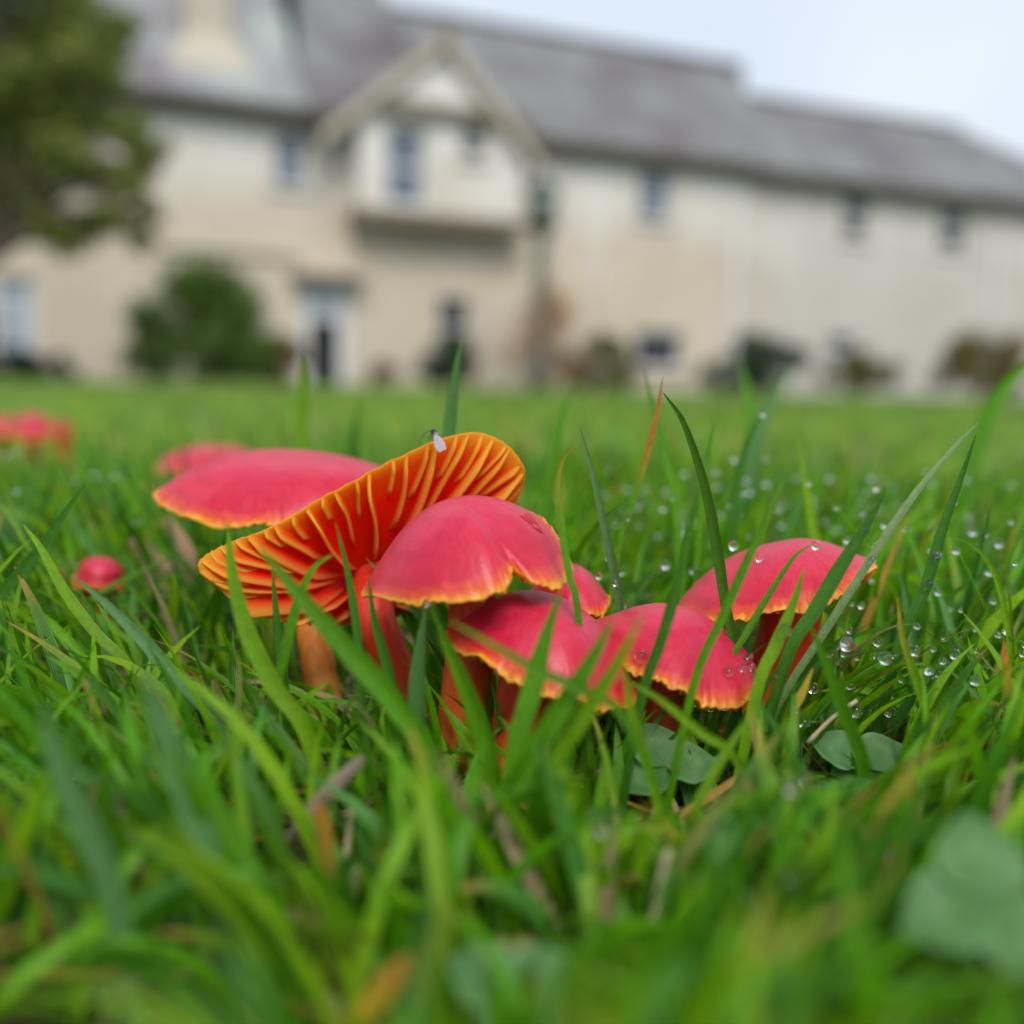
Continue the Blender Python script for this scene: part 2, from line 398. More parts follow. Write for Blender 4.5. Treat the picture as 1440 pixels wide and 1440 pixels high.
# gutters
hbox('gutter', M_GUTTER, house, U_L, UB0 - .05, .30, .46, Z_E - .02, Z_E + .14); hbox('gutter', M_GUTTER, house, UB1 + .05, U_MID, .30, .46, Z_E - .02, Z_E + .14)
hbox('gutter', M_GUTTER, house, U_MID + .02, U_R + 3, .18, .34, Z_E2 - .02, Z_E2 + .13)
hbox('soffit', M_BROWN, house, U_L, UB0 - .05, .003, .30, Z_E - .14, Z_E + .03); hbox('soffit', M_BROWN, house, UB1 + .05, U_MID, .003, .30, Z_E - .14, Z_E + .03)
hbox('soffit', M_BROWN, house, U_MID + .02, U_R + 3, -.117, .18, Z_E2 - .14, Z_E2 + .02)
# roofs
OB = -3.6
uR1, zR = FP(1043, 95, OB); uTall, _ = FP(540, 30, OB)
UE1 = FP(1075, 215, .4)[0]
def roof(name, mat, u0, u1, ur0, ur1, ze, zr, o_e, o_r, hip=False):
    r = hpoly(name, mat, house, [(u0, o_e, ze), (u1, o_e, ze), (ur1, o_r, zr), (ur0, o_r, zr)], .10)
    hpoly('roof_slope', mat, house, [(u0, 2 * o_r - o_e, ze), (ur0, o_r - .01, zr), (ur1, o_r - .01, zr), (u1, 2 * o_r - o_e, ze)], .10)
    return r
rf = roof('roof', M_SLATE, uTall - 1, U_MID + .25, uTall - 1, uR1, Z_E + .10, zR, .42, OB)
hpoly('roof_end', M_SLATE, house, [(U_MID + .26, .40, Z_E + .09), (U_MID + .26, 2 * OB - .4, Z_E + .09), (uR1 + .01, OB, zR - .01)], .1)
hbox('ridge', M_RIDGE, rf, uTall, uR1, OB - .12, OB + .12, zR - .02, zR + .10, .03)
uq0, zq = FP(1078, 141, OB); uq1, _ = FP(1352, 177, OB)
rf2 = roof('roof', M_SLATE, U_MID + .3, U_R + 3.3, U_MID + .3, uq1, Z_E2 + .10, zq, .30, OB)
hpoly('roof_end', M_SLATE, house, [(U_R + 3.31, .30, Z_E2 + .09), (U_R + 3.31, 2 * OB - .3, Z_E2 + .09), (uq1 + .01, OB, zq - .01)], .1)
hbox('ridge', M_RIDGE, rf2, uR1 + .3, uq1, OB - .12, OB + .12, zq - .02, zq + .10, .03)
# taller roof and pale wing roof behind the tree
zT = zR + 1.7
roof('roof', M_SLATE, FP(420, 150, .4)[0], uTall, FP(420, 20, -4)[0], uTall - .25, Z_E + .13, zT, .44, OB - .9)
UW0, UW1 = U_L - 1, FP(428, 140, .5)[0]
roof('roof', M_SLATEL, UW0, UW1, UW0, UW1, Z_E + .16, zT + .6, .50, OB - 1.0)
# chimney on the pale roof, with spreading base
cu, cz = FP(294, 62, -.3)
ch = empty('chimney'); ch.parent = house
hbox('stack', M_STONE, ch, cu - .42, cu + .42, -1.2, -.3, cz - .5, cz + 2.2); hbox('cornice', M_STONE, ch, cu - .55, cu + .55, -1.3, -.2, cz + 2.2, cz + 2.4)
hpoly('gablet', M_STONE, ch, [(cu - .95, .12, cz - .80), (cu + .95, .12, cz - .80), (cu + .40, -.29, cz + .25), (cu - .40, -.29, cz + .25)], .5)
for k in (-.2, .2):
    V, q, t, s = tube([(cu + k, 0.75, cz + 2.4), (cu + k, 0.75, cz + 2.9)], [.14, .11], 10); link('chimney_pot', mesh_np('pot', V, q, t), M_STONE, ch)
# jettied gable bay
bay = empty('gable_bay'); bay.parent = house
OBY = .55
zb0 = FP(610, 300, OBY)[1]; ua, uz = FP(621, 50, OBY); zap = uz
ul, zl_ = FP(472, 168, OBY + .2); ur, zr_ = FP(752, 203, OBY + .2)
zfoot = (zl_ + zr_) / 2; zbm = FP(620, 158, OBY)[1]
whole = window(541, 600, 178, 290, OBY); wh2 = window(648, 686, 170, 226, OBY, pane=M_PANED)
wall_holes('bay_wall', M_WALL, bay, UB0, UB1, zb0, zbm + .02, OBY, [whole, wh2])
hbox('bay_wall', M_WALL, bay, UB0 - .001, UB0 + .1, .003, OBY - .003, zb0 + .002, zbm); hbox('bay_wall', M_WALL, bay, UB1 - .1, UB1 + .001, .003, OBY - .003, zb0 + .002, zbm)
hbox('bay_floor', M_BROWN, bay, UB0 - .1, UB1 + .1, .004, OBY + .1, zb0 - .24, zb0 - .003)  # bay ledge, its brown stands for the shadow under the bay
bm = bmesh.new(); g = [bm.verts.new((u, -(OBY + .06), z)) for u, z in ((UB0 + .25, zbm + .02), (UB1 - .35, zbm + .02), (ua, zap - .25))]
bm.faces.new(g); link('gable', bm_mesh('gable', bm), M_WALL, bay, False)
hbox('beam_shadow_band', M_BROWN, bay, UB0 - .1, UB1 + .1, OBY + .003, OBY + .20, zbm - .13, zbm + .12)  # brown strip painted for the dark shadow band under the gable
def rake(u0, z0, u1, z1, name, mat, o0, o1, th):
    bm = bmesh.new(); vs = [bm.verts.new((u, -o, z)) for (u, z) in ((u0, z0), (u1, z1), (u1, z1 - th), (u0, z0 - th)) for o in (o0, o1)]
    for f in ((0, 2, 4, 6), (1, 7, 5, 3), (0, 1, 3, 2), (2, 3, 5, 4), (4, 5, 7, 6), (6, 7, 1, 0)): bm.faces.new([vs[i] for i in f])
    bmesh.ops.recalc_face_normals(bm, faces=bm.faces); return link(name, bm_mesh(name, bm), mat, bay, False)
rake(ua, zap, ul - .3, zfoot - .25, 'bargeboard', M_STONE, OBY + .18, OBY + .30, .26); rake(ua + .002, zap - .003, ur + .15, zfoot - .35, 'bargeboard', M_STONE, OBY + .18, OBY + .298, .26)
rake(ua, zap + .05, ul - .3, zfoot - .2, 'bay_roof', M_SLATE, -2.6, OBY + .24, .10); rake(ua, zap + .046, ur + .15, zfoot - .3, 'bay_roof', M_SLATE, -2.6, OBY + .242, .10)
hbox('finial', M_BROWN, bay, ua - .08, ua + .08, OBY + .15, OBY + .34, zap - .35, zap + .35, .03)

# ================================================================== lamp post, trees and shrubs
M_IRON = mat_simple('green_iron', (.045, .06, .052), (.08, .10, .085), 12, .5)
def lamp_post():
    b = P(757, 545, 20.5); x, y = b.x, b.y
    lp = empty('lamp_post', (x, y, 0)); tag(lp, 'old iron lamp post with tapered green lantern in front of the house wall', 'lamp post')
    k = 20.5 / FPX; hor = 548
    z = lambda py: .07 + (hor - py) * k
    V, q, t, s = tube([(0, 0, 0), (0, 0, .3), (0, 0, .35), (0, 0, z(335))], [.2, .18, .13, .12], 14); link('post', mesh_np('post', V, q, t), M_IRON, lp)
    V, q, t, s = tube([(0, 0, z(340)), (0, 0, z(328)), (0, 0, z(322))], [.14, .36, .36], 6); link('lantern_base', mesh_np('lb', V, q, t), M_IRON, lp, False)
    V, q, t, s = tube([(0, 0, z(322)), (0, 0, z(285))], [.26, .36], 6); link('lantern_glass', mesh_np('lg', V, q, t), mat_glass('lantern_glass', (.16, .20, .18), .2), lp, False)
    V, q, t, s = tube([(0, 0, z(285)), (0, 0, z(268)), (0, 0, z(262)), (0, 0, z(254))], [.40, .14, .08, .04], 6); link('lantern_roof', mesh_np('lr', V, q, t), M_IRON, lp, False)
lamp_post()

def leaf_cloud(centers, radii, n, size, cols, squash=1.0, hollow=.15):
    """n small leaf quads spread through overlapping clumps"""
    c = np.asarray(centers, float); r = np.asarray(radii, float); pr = r ** 2 / np.sum(r ** 2)
    idx = rng.choice(len(c), n, p=pr)
    d = rng.normal(size=(n, 3)); d /= np.linalg.norm(d, axis=1)[:, None]
    rad = r[idx] * (hollow + (1 - hollow) * rng.random(n) ** .6) * (1 + .18 * rng.normal(size=n))
    p = c[idx] + d * rad[:, None] * np.array([1, 1, squash])
    a = rng.normal(size=(n, 3)); a /= np.linalg.norm(a, axis=1)[:, None]
    b = np.cross(a, rng.normal(size=(n, 3))); b /= np.linalg.norm(b, axis=1)[:, None]
    sz = size * (.6 + .8 * rng.random(n)); a *= sz[:, None]; b *= (sz * .55)[:, None]
    V = np.stack([p - a, p + b, p + a, p - b], 1); ok = V[:, :, 2].min(1) > .005
    V = V[ok]; n = len(V)
    cc = np.asarray(cols)[rng.integers(0, len(cols), n)] * (.75 + .5 * rng.random((n, 1)))
    C = np.repeat(np.concatenate([cc * 1.6, np.ones((n, 1))], 1), 4, 0)
    return V.reshape(-1, 3), np.arange(n * 4).reshape(-1, 4), C
M_BARK = mat_simple('bark', (.07, .055, .04), (.14, .115, .085), 20, .9, .6, .03)
def shrub(name, label, cat, x, y0, y1, wpx, d, cols, n=2600, size=.05, lumps=14, group=None, kindm=None, squash=1.0):
    """a clumpy shrub that stands on the lawn at depth d; pixel top/width give its size"""
    base = P(x, 548, d); k = d / FPX; H = (548 - y0 + (x - 720) * .021) * k * 1.08; Wd = wpx * k * 1.22
    o = empty(name, (base.x, base.y, 0)); tag(o, label, cat, group)
    cs, rs = [], []
    for i in range(int(lumps * 1.6)):
        a = random.random() * 6.28; q = math.sqrt(random.random()); zz = random.random()
        prof = math.sqrt(max(.05, 1 - (zz * 1.02 - .25) ** 2 / .62))
        cs.append((math.cos(a) * q * Wd * .36 * prof, math.sin(a) * q * Wd * .36 * prof, H * (.08 + .74 * zz))); rs.append(min(H, Wd) * random.uniform(.16, .27))
    V, q, C = leaf_cloud(cs, rs, int(n * 1.9), size, cols)
    link('crown', mesh_np('crown', V, q, cattr={'col': C}), M_LEAF, o, False)
    for i in range(3):
        a = i * 2.1; V, q, t, s = tube([(.04 * math.cos(a), .04 * math.sin(a), 0), (Wd * .1 * math.cos(a), Wd * .1 * math.sin(a), H * .3), (Wd * .2 * math.cos(a), Wd * .2 * math.sin(a), H * .6)], [.035, .025, .012], 7)
        link('stem', mesh_np('stem', V, q, t), M_BARK, o)
    return o
G1 = [(.05, .10, .015), (.07, .13, .02), (.04, .085, .012), (.085, .14, .018)]
GD = [(.03, .05, .025), (.04, .065, .035), (.025, .045, .022)]
OL = [(.10, .11, .02), (.075, .09, .016), (.12, .10, .03)]
RB = [(.16, .06, .035), (.11, .06, .03), (.09, .08, .025)]
AU = [(.40, .25, .14), (.36, .24, .17), (.44, .31, .18), (.33, .24, .18)]
shrub('round_bush', 'large rounded bright green bush in front of the house wall', 'bush', 278, 378, 530, 190, 17.5, G1, 5200, .06, 22)
shrub('shrub', 'low reddish brown shrub beside the white door', 'shrub', 396, 478, 545, 75, 18.6, RB, 1300, .05, 9)
shrub('shrub', 'dark green shrub under the small ground-floor window', 'shrub', 632, 468, 545, 85, 20.5, GD, 1700, .05, 10)
shrub('shrub', 'small brown shrub between the door and the dark green shrub', 'shrub', 540, 512, 545, 50, 20.5, RB, 700, .04, 6)
shrub('autumn_shrub', 'loose peach and orange autumn shrub against the wall by the lamp post', 'shrub', 772, 410, 545, 110, 20.9, AU, 1500, .05, 14)
shrub('shrub', 'olive green shrub beside the autumn shrub', 'shrub', 850, 474, 548, 150, 21.0, OL, 1900, .05, 11)
shrub('shrub', 'broad dark bluish green shrub under the pale corner strip', 'shrub', 1065, 478, 555, 190, 22.6, GD, 3000, .055, 14)
shrub('shrub', 'low dense olive bush between two larger dark shrubs', 'shrub', 1208, 500, 558, 140, 23.6, OL, 2000, .05, 9)
shrub('shrub', 'big olive and russet shrub at the low end of the house', 'shrub', 1380, 468, 560, 200, 24.2, OL + RB[:1], 2600, .055, 15)
shrub('hedge', 'low clipped dark hedge under the pale ground-floor window', 'hedge', 30, 494, 530, 190, 16.8, GD, 2200, .045, 16)
def tree():
    d = 13.5; k = d / FPX; b = P(-40, 530, d)
    o = empty('tree', (b.x, b.y, 0)); tag(o, 'spreading olive green tree with drooping branches in front of the house', 'tree')
    z = lambda py: .07 + (530 - py) * k; X = lambda px: (px + 40) * k
    V, q, t, s = tube(catmull([(0, 0, 0), (.05, 0, .7), (-.05, .05, 1.5), (.1, 0, 2.6), (.2, 0, 3.6)], 14), np.linspace(.24, .06, 14), 12); link('trunk', mesh_np('trunk', V, q, t), M_BARK, o)
    cs, rs = [], []
    spec = [(20, 40, 1.0, .80), (100, 70, .3, .6), (140, 110, -.2, .42), (60, 150, .0, .55), (-40, 120, .2, .8), (150, 180, .3, .34), (190, 200, .0, .28), (110, 240, -.3, .38), (205, 235, .1, .24), (30, 260, .3, .5), (170, 310, .0, .26), (60, 310, .1, .34), (195, 270, -.2, .22), (130, 320, .2, .26), (-60, 260, .1, .7), (-60, -40, .2, .9), (60, -30, 0, .7), (-120, 100, 0, .8), (200, 335, .1, .18), (175, 60, .0, .3), (225, 215, .1, .22), (90, 180, .2, .5), (150, 255, .2, .34), (20, 190, .2, .6), (215, 300, .0, .2), (100, 345, 0, .25), (-150, 200, 0, .7)]
    for px, py, oy, r in spec:
        c = (X(px), oy, z(py)); cs.append(c); rs.append(r)
        for kx in range(2):
            cs.append((c[0] + random.uniform(-1, 1) * r, c[1] + random.uniform(-1, 1) * r, c[2] + random.uniform(-.8, .7) * r)); rs.append(r * .45)
        V, q, t, s = tube(catmull([(.02, 0, 1.3 + max(0, c[2] - 2.2) * .4), ((c[0]) * .5, c[1] * .5, (1.6 + c[2]) * .5 + .2), c], 8), np.linspace(.07, .015, 8), 7)
        link('limb', mesh_np('limb', V, q, t), M_BARK, o)
    V, q, C = leaf_cloud(cs, rs, 34000, .055, [(.16, .19, .038), (.125, .155, .028), (.19, .20, .045), (.08, .10, .02)], .9)
    link('crown', mesh_np('crown', V, q, cattr={'col': C}), M_LEAF, o, False)
tree()

# ================================================================== MUSHROOMS
def build_cap(root, rim, c0, h, N=None, k=2.3, nth=150, nr=26, th=.0028, gills=36, gdepth=.0032, scal=.0004, wob=.0006, seed=0, curl=0.0, r0=.16, stemto=None, stemr=.004, capmat=None, stemmat=None):
    """rim: closed loop of world points, c0: centre point. Builds cap, gills and stem as children of root (at world origin offset)"""
    org = np.array(root.location); rim = catmull([np.array(p) for p in rim], nth, True) - org; c0 = np.array(c0) - org
    if N is None:
        q = rim - rim.mean(0); _, _, vt = np.linalg.svd(q); N = vt[2]; N = N if N[2] > 0 else -N
    N = np.array(N, float); N /= np.linalg.norm(N)
    lr = np.random.default_rng(seed)
    th_i = np.arange(nth) * 2 * math.pi / nth
    phs = lr.random(4) * 6.28
    wobf = lambda a: wob * (np.sin(3 * a + phs[0]) + .7 * np.sin(5 * a + phs[1]) + .5 * np.sin(9 * a + phs[2]) + .3 * np.sin(17 * a + phs[3]))
    ft = np.fft.rfft(rim - c0, axis=0); ft[3:] = 0; rim_s = np.fft.irfft(ft, nth, axis=0) + c0
    def rimat(a, rim=rim):
        t = (a / (2 * math.pi) * nth) % nth; i = np.floor(t).astype(int); u = (t - i)[:, None]
        return rim[i % nth] * (1 - u) + rim[(i + 1) % nth] * u
    def top(r, a):
        r = np.broadcast_to(r, a.shape)
        bl = np.clip(r, 0, 1)[:, None] ** 2.5
        e = (rimat(a) * bl + rimat(a, rim_s) * (1 - bl)) - c0
        p = c0 + e * r[:, None]
        dz = h * (1 - r ** k) + (wobf(a) + scal * np.sin(gills * a + 2.2 * np.sin(3 * a + phs[2])) * (.55 + .45 * np.sin(5 * a + phs[3]))) * r ** 14 + curl * np.clip(r - .75, 0, 1) ** 2
        dz += .0005 * np.sin(2 * a + phs[0]) * np.sin(4 * r + phs[1]) * r * r * 2
        return p + N * dz[:, None]
    def under(r, a):
        r = np.broadcast_to(r, a.shape)
        return top(r, a) - N * (th * (1 - r ** 3) + .00035)[:, None]
    rs = np.linspace(0, 1, nr) ** .8
    V, rad, ang = [], [], []
    for r in rs:
        V.append(top(r, th_i)); rad.append(np.full(nth, r)); ang.append(np.sin(th_i) * 2 + 2 * np.cos(th_i * 1.0 + .7))
    V.append(top(1.0, th_i) * 1 + (rim - c0) * .012 - N * .0002); rad.append(np.full(nth, 1.0)); ang.append(ang[0])
    for r in rs[::-1][:-4]:
        V.append(under(r, th_i)); rad.append(np.full(nth, r)); ang.append(ang[0])
    L_ = len(V); q = []; mi = []
    for i in range(L_ - 1):
        for j in range(nth):
            q.append((i * nth + j, i * nth + (j + 1) % nth, (i + 1) * nth + (j + 1) % nth, (i + 1) * nth + j)); mi.append(0 if i < nr else 1)
    rad = np.concatenate(rad)
    me = mesh_np('cap', np.concatenate(V), q, fattr={'rad': rad, 'ang': np.concatenate(ang), 'edge': np.zeros(L_ * nth)})
    me.materials.append(capmat or M_CAP); me.materials.append(M_GILL)
    me.polygons.foreach_set('material_index', mi[:len(me.polygons)])
    cap = link('cap', me, None, root)
    # gills
    S = 14
    for gi in range(gills):
        a = (gi + .25 + .35 * lr.random()) / gills * 2 * math.pi
        lvl = gi % 4
        rs0 = {0: r0, 2: .42, 1: .72, 3: .66}[lvl] + .06 * lr.random()
        r = np.linspace(rs0, 1.0, S); bend = .05 * lr.normal() * (1 - r)
        aa = a + bend + .02 * np.sin(r * 9 + lr.random() * 6)
        t = np.linspace(0, 1, S)
        dep = gdepth * (.65 + .5 * lr.random() if lvl == 0 else (.55 if lvl == 2 else .38)) * np.clip(np.minimum((t + .02) * 4, (1.01 - t) * 5 + .10), .03, 1) ** .8
        Pm = under(r, aa) + N * .0004
        tang = np.gradient(Pm, axis=0); side = np.cross(tang, N); side /= np.linalg.norm(side, axis=1)[:, None]
        tilt = .35 * lr.normal() * .5
        low = Pm - N * dep[:, None] + side * (dep * tilt)[:, None]
        mid = (Pm + low) / 2 + side * (dep * .05)[:, None]
        wa, wb, wc = .00060, .00036, .00020
        rows = [Pm + side * wa, mid + side * wb, low + side * wc, low - side * wc, mid - side * wb, Pm - side * wa]
        VV = np.stack(rows, 1).reshape(-1, 3); qq = []
        for i in range(S - 1):
            for j in range(5): qq.append((i * 6 + j, i * 6 + j + 1, (i + 1) * 6 + j + 1, (i + 1) * 6 + j))
        gm = mesh_np('gill', VV, qq, fattr={'rad': np.repeat(r, 6), 'edge': np.tile([0, .5, 1, 1, .5, 0], S)})
        link('gill', gm, M_GILL, root)
    # stem
    if stemto is not None:
        s0 = under(np.array([0.0]), np.array([0.0]))[0] + N * .0003; s1 = np.array(stemto) - org
        m1 = s0 - N * np.linalg.norm(s1 - s0) * .30
        path = catmull([s0, m1, (m1 + s1) / 2 + np.array([.0006, 0, 0]), s1 - np.array([0, 0, .002])], 26)
        t = np.linspace(0, 1, 26); rr = stemr * (1.0 + .30 * np.exp(-t * 12) + .10 * np.sin(t * 5 + seed)) * (1 - .12 * t)
        V, q, tt, s = tube(path, rr, 20)
        link('stem', mesh_np('stem', V, q, tt, fattr={'along': s}), stemmat or M_STEM, root)
    return top, under
GM = 'red waxcap mushrooms in the grass'
def mushroom(label, rim, c0, h, foot, stemr, **kw):
    f = ground_at(*foot[:2]) if len(foot) == 2 else P(*foot); f = Vector((f.x, f.y, 0))
    o = empty('mushroom', f); tag(o, label, 'mushroom', GM)
    fn = build_cap(o, [P(*p) for p in rim], P(*c0), h, stemto=f, stemr=stemr, **kw)
    return o, fn, f
# A: pink cap behind the upturned one
A = [(218, 692, .236), (250, 722, .224), (330, 744, .217), (400, 738, .216), (480, 728, .218), (570, 714, .226), (600, 690, .240), (540, 668, .254), (420, 655, .260), (290, 664, .252)]
mushroom('broad pink cap tilted forward behind the upturned orange-gilled cap', A, (405, 702, .236), .0092, (462, 1040, .226), .0046, seed=1, gills=44, stemmat=M_STEMO, scal=.00030, k=2.6)
# B: upturned cap showing its gills
B = [(281, 795, .190), (330, 760, .195), (400, 731, .198), (470, 692, .199), (560, 646, .200), (640, 614, .201), (700, 621, .203), (734, 657, .206), (722, 705, .212), (685, 765, .217), (640, 825, .221), (560, 868, .219), (470, 878, .212), (395, 868, .200), (325, 838, .193)]
NB = np.array(CF) * .80 + np.array([0, 0, 1]) * .52 + np.array([-.12, 0, 0])
oB, fB, footB = mushroom('upturned mushroom cap showing orange and yellow gills, small fly on its rim', B, (525, 822, .214), .002, (590, 1070, .208), .0045, N=NB, k=2.0, gills=52, capmat=M_CAPB, gdepth=.0048, scal=.0003, wob=.0004, seed=2, th=.0022, r0=.22)
# C: folded crimson cap with torn edge
Cc = [(508, 835, .187), (556, 839, .175), (620, 843, .169), (682, 838, .168), (715, 826, .170), (727, 810, .174), (758, 815, .173), (797, 808, .180), (800, 782, .188), (752, 728, .196), (650, 728, .200), (560, 785, .196)]
oC, fC, footC = mushroom('crimson lobed cap with a torn pink nick, overlapping the upturned gills', Cc, (655, 788, .186), .0108, (640, 1085, .190), .0048, seed=3, gills=52, scal=.00030, k=2.2)
# D: low cap in front
D = [(622, 888, .187), (660, 931, .173), (720, 955, .168), (800, 979, .166), (850, 993, .169), (898, 986, .179), (884, 935, .191), (805, 885, .199), (700, 858, .197)]
mushroom('low rose-red cap half hidden by wide blades below the torn cap', D, (750, 918, .182), .0098, (712, 1100, .185), .0052, seed=4, gills=46, scal=.00030)
# E: sliver behind
E_ = [(735, 850, .208), (790, 872, .200), (840, 862, .201), (858, 846, .207), (838, 822, .217), (775, 806, .220)]
mushroom('small dull rose cap tucked behind the torn cap, only its edge showing', E_, (797, 842, .209), .0062, (800, 1030, .212), .0035, seed=5, gills=30)
# F: tilted small cap
F_ = [(822, 888, .193), (872, 930, .180), (920, 962, .175), (960, 968, .174), (1000, 990, .175), (1045, 986, .178), (1077, 971, .188), (1035, 930, .202), (960, 893, .208), (880, 866, .204)]
oF, fF, footF = mushroom('rounded rose cap leaning over dark soil with drops on its edge', F_, (943, 922, .190), .0086, (925, 1085, .190), .0045, seed=6, gills=42, scal=.00035)
# G: wide cap apart from the cluster
G_ = [(948, 852, .207), (985, 873, .194), (1060, 869, .188), (1130, 851, .188), (1195, 827, .193), (1233, 798, .206), (1190, 788, .221), (1090, 810, .225), (990, 835, .219)]
oG, fG, footG = mushroom('wide coral-pink cap standing apart from the cluster behind crossing blades', G_, (1105, 829, .206), .0092, (1035, 1010, .209), .0056, seed=7, gills=46, scal=.00030)
# lone and far mushrooms
def small_mushroom(label, px, py, d, wpx, hgt_px, tilt=(0, 0), seed=0, stemr=.003, gills=20):
    c = P(px, py, d); k = d / FPX; rr = wpx * k / 2
    T = Matrix.Rotation(tilt[0], 3, 'X') @ Matrix.Rotation(tilt[1], 3, 'Y')
    rim = [c + T @ Vector((math.cos(a) * rr, math.sin(a) * rr, 0)) for a in np.arange(8) * math.pi / 4]
    f = Vector((c.x - .004, c.y + .003, 0)); o = empty('mushroom', f); tag(o, label, 'mushroom', GM)
    build_cap(o, rim, c, hgt_px * k, nth=64, nr=14, gills=gills, seed=seed, stemto=f, stemr=stemr, scal=.0003, th=min(.0028, rr * .3), gdepth=min(.003, rr * .3))
small_mushroom('far blurred bright red cap, middle one of a row of three', 46, 608, .66, 62, 26, (.25, .1), 20, .005)
small_mushroom('far blurred pink cap at the outer end of a row of three', 4, 610, .69, 60, 24, (.1, -.1), 21, .005)
small_mushroom('far small pink cap at the inner end of a row of three', 88, 610, .70, 28, 18, (.2, .1), 22, .004)
small_mushroom('bright pink button cap in grass below the tilted broad cap', 140, 815, .262, 70, 32, (.3, .25), 23, .004)
small_mushroom('orange tinted little cap touching the bright pink button cap', 98, 815, .278, 42, 22, (.2, -.3), 24, .003)
small_mushroom('blurred pale pink cap peeping over the broad tilted cap', 300, 652, .42, 150, 22, (.2, .05), 25, .006)
small_mushroom('tiny crimson button almost buried in grass near the clover', 1320, 1040, .196, 22, 20, (.1, .5), 26, .0013, 12)
small_mushroom('tiniest crimson button beside the buried one near the clover', 1267, 1062, .192, 13, 12, (.1, -.3), 27, .0009, 12)
small_mushroom('tiny dark red button alone among upright blades', 1385, 1056, .190, 17, 13, (0, .2), 28, .001, 12)

def mat_flesh():
    m = MB('torn_flesh'); nz = m.noise(900, 4, .7); v = m.noise(350, 2)
    c = m.ramp(nz.outputs['Fac'], [(.38, (.36, .004, .006)), (.56, (.62, .02, .03)), (.72, (.82, .28, .26))]); p = m.bsdf(.5, .4); m.col(c.outputs[0], p); m.bump(v.outputs['Fac'], p, 1, .001); return m.done(p)
def nick():
    top, und = fC; org = np.array(footC)
    aa = np.linspace(0, 2 * math.pi, 400, endpoint=False); best = None
    for r in np.linspace(.3, .98, 60):
        p = top(np.full(400, r), aa) + org; x, y, d = project(p); e = (x - 752) ** 2 + (y - 728) ** 2 + d * 3e4; i = int(np.argmin(e))
        if best is None or e[i] < best[0]: best = (e[i], r, aa[i])
    _, r, a = best
    rows, n = 6, 22; V, q = [], []
    for i in range(rows):
        for j in range(n):
            t = 2 * math.pi * j / n; s = i / (rows - 1) * (1 + .22 * math.sin(3 * t + 1) + .12 * math.sin(7 * t))
            rr, ag = np.array([r + .085 * s * math.sin(t)]), np.array([a + .15 * s * math.cos(t)])
            p = top(np.minimum(rr, .99), ag)[0]; out_ = p - top(np.array([0.]), ag)[0]
            lift = .00010 + .00022 * math.exp(-((i - 4) / .8) ** 2) * (1 if i < rows - 1 else 0) + random.uniform(0, .00012) * (i < 5)
            V.append(p + np.array([0, -.4, .9]) * lift)
    for i in range(rows - 1):
        for j in range(n): q.append((i * n + j, i * n + (j + 1) % n, (i + 1) * n + (j + 1) % n, (i + 1) * n + j))
    o = link('torn_patch', mesh_np('torn_patch', V, q), mat_flesh(), oC); o['label'] = 'ragged torn patch showing paler flesh'
nick()

# ================================================================== FLY on the upturned rim
def fly():
    b = P(617, 622, .1985); k = .1985 / FPX
    o = empty('fly', b); tag(o, 'tiny pale-winged fly with dark head perched on the upturned rim', 'fly')
    ax = (P(609, 605, .1975) - P(620, 628, .197)).normalized(); n_ = -CF
    base = P(620, 628, .197) - b
    L_ = (P(609, 605, .1975) - P(620, 628, .197)).length
    pts = [base + ax * L_ * t + n_ * .0004 for t in (0, .2, .45, .6, .68, .78, .88, .92, 1.0, 1.06)]
    V, q, t, s = tube(pts, np.array([.15, .42, .5, .4, .62, .72, .42, .52, .55, .08]) * .0010, 12)
    m = MB('fly_body'); at = m.attr('along'); c = m.ramp(at.outputs['Fac'], [(.0, (.45, .40, .38)), (.45, (.35, .30, .28)), (.56, (.02, .02, .025)), (1, (.015, .015, .02))]); p = m.bsdf(.35, .5); m.col(c.outputs[0], p)
    link('body', mesh_np('body', V, q, t, fattr={'along': s}), m.done(p), o)
    mw_ = MB('fly_wing'); p = mw_.bsdf(.3, .5, Alpha=.78); mw_.col((.50, .47, .54), p); MW = mw_.done(p)
    sd = ax.cross(n_).normalized()
    for sg in (-1, 1):
        vs, qs = [], []
        root = base + ax * L_ * .68 + n_ * .0010
        for i in range(8):
            t_ = i / 7; w_ = .00078 * math.sin(math.pi * min(1, t_ * .80 + .08)) ** .8
            cpt = root - ax * L_ * .95 * t_ + sd * sg * .00035 * t_ + n_ * (.0002 - .0004 * t_)
            vs += [cpt - sd * w_, cpt + n_ * .00008, cpt + sd * w_]
        for i in range(7):
            for j in range(2): qs.append((i * 3 + j, i * 3 + j + 1, i * 3 + j + 4, i * 3 + j + 3))
        link('wing', mesh_np('wing', [tuple(v) for v in vs], qs), MW, o)
    th = base + ax * L_ * .76
    ML = mat_simple('fly_leg', (.05, .04, .035), (.09, .07, .05), 500, .5)
    for dx, dy in ((-9, 5), (-6, 8), (-2, 10), (7, 3), (8, 7), (9, 10)):
        e = P(611 + dx, 611 + dy, .1978) - b; mid = (th + e) / 2 + Vector((0, -.0004, .0005))
        V, q, t, s = tube(catmull([th, mid, e], 7), .00006, 6); link('leg', mesh_np('leg', V, q, t), ML, o)
    hd = base + ax * L_ * 1.0
    for pts in ([(600, 608), (592, 617), (590, 624)], [(603, 605), (597, 609), (594, 615)]):
        V, q, t, s = tube(catmull([hd] + [P(x, y, .1975) - b for x, y in pts], 9), .00004, 6); link('antenna', mesh_np('antenna', V, q, t), ML, o)
fly()

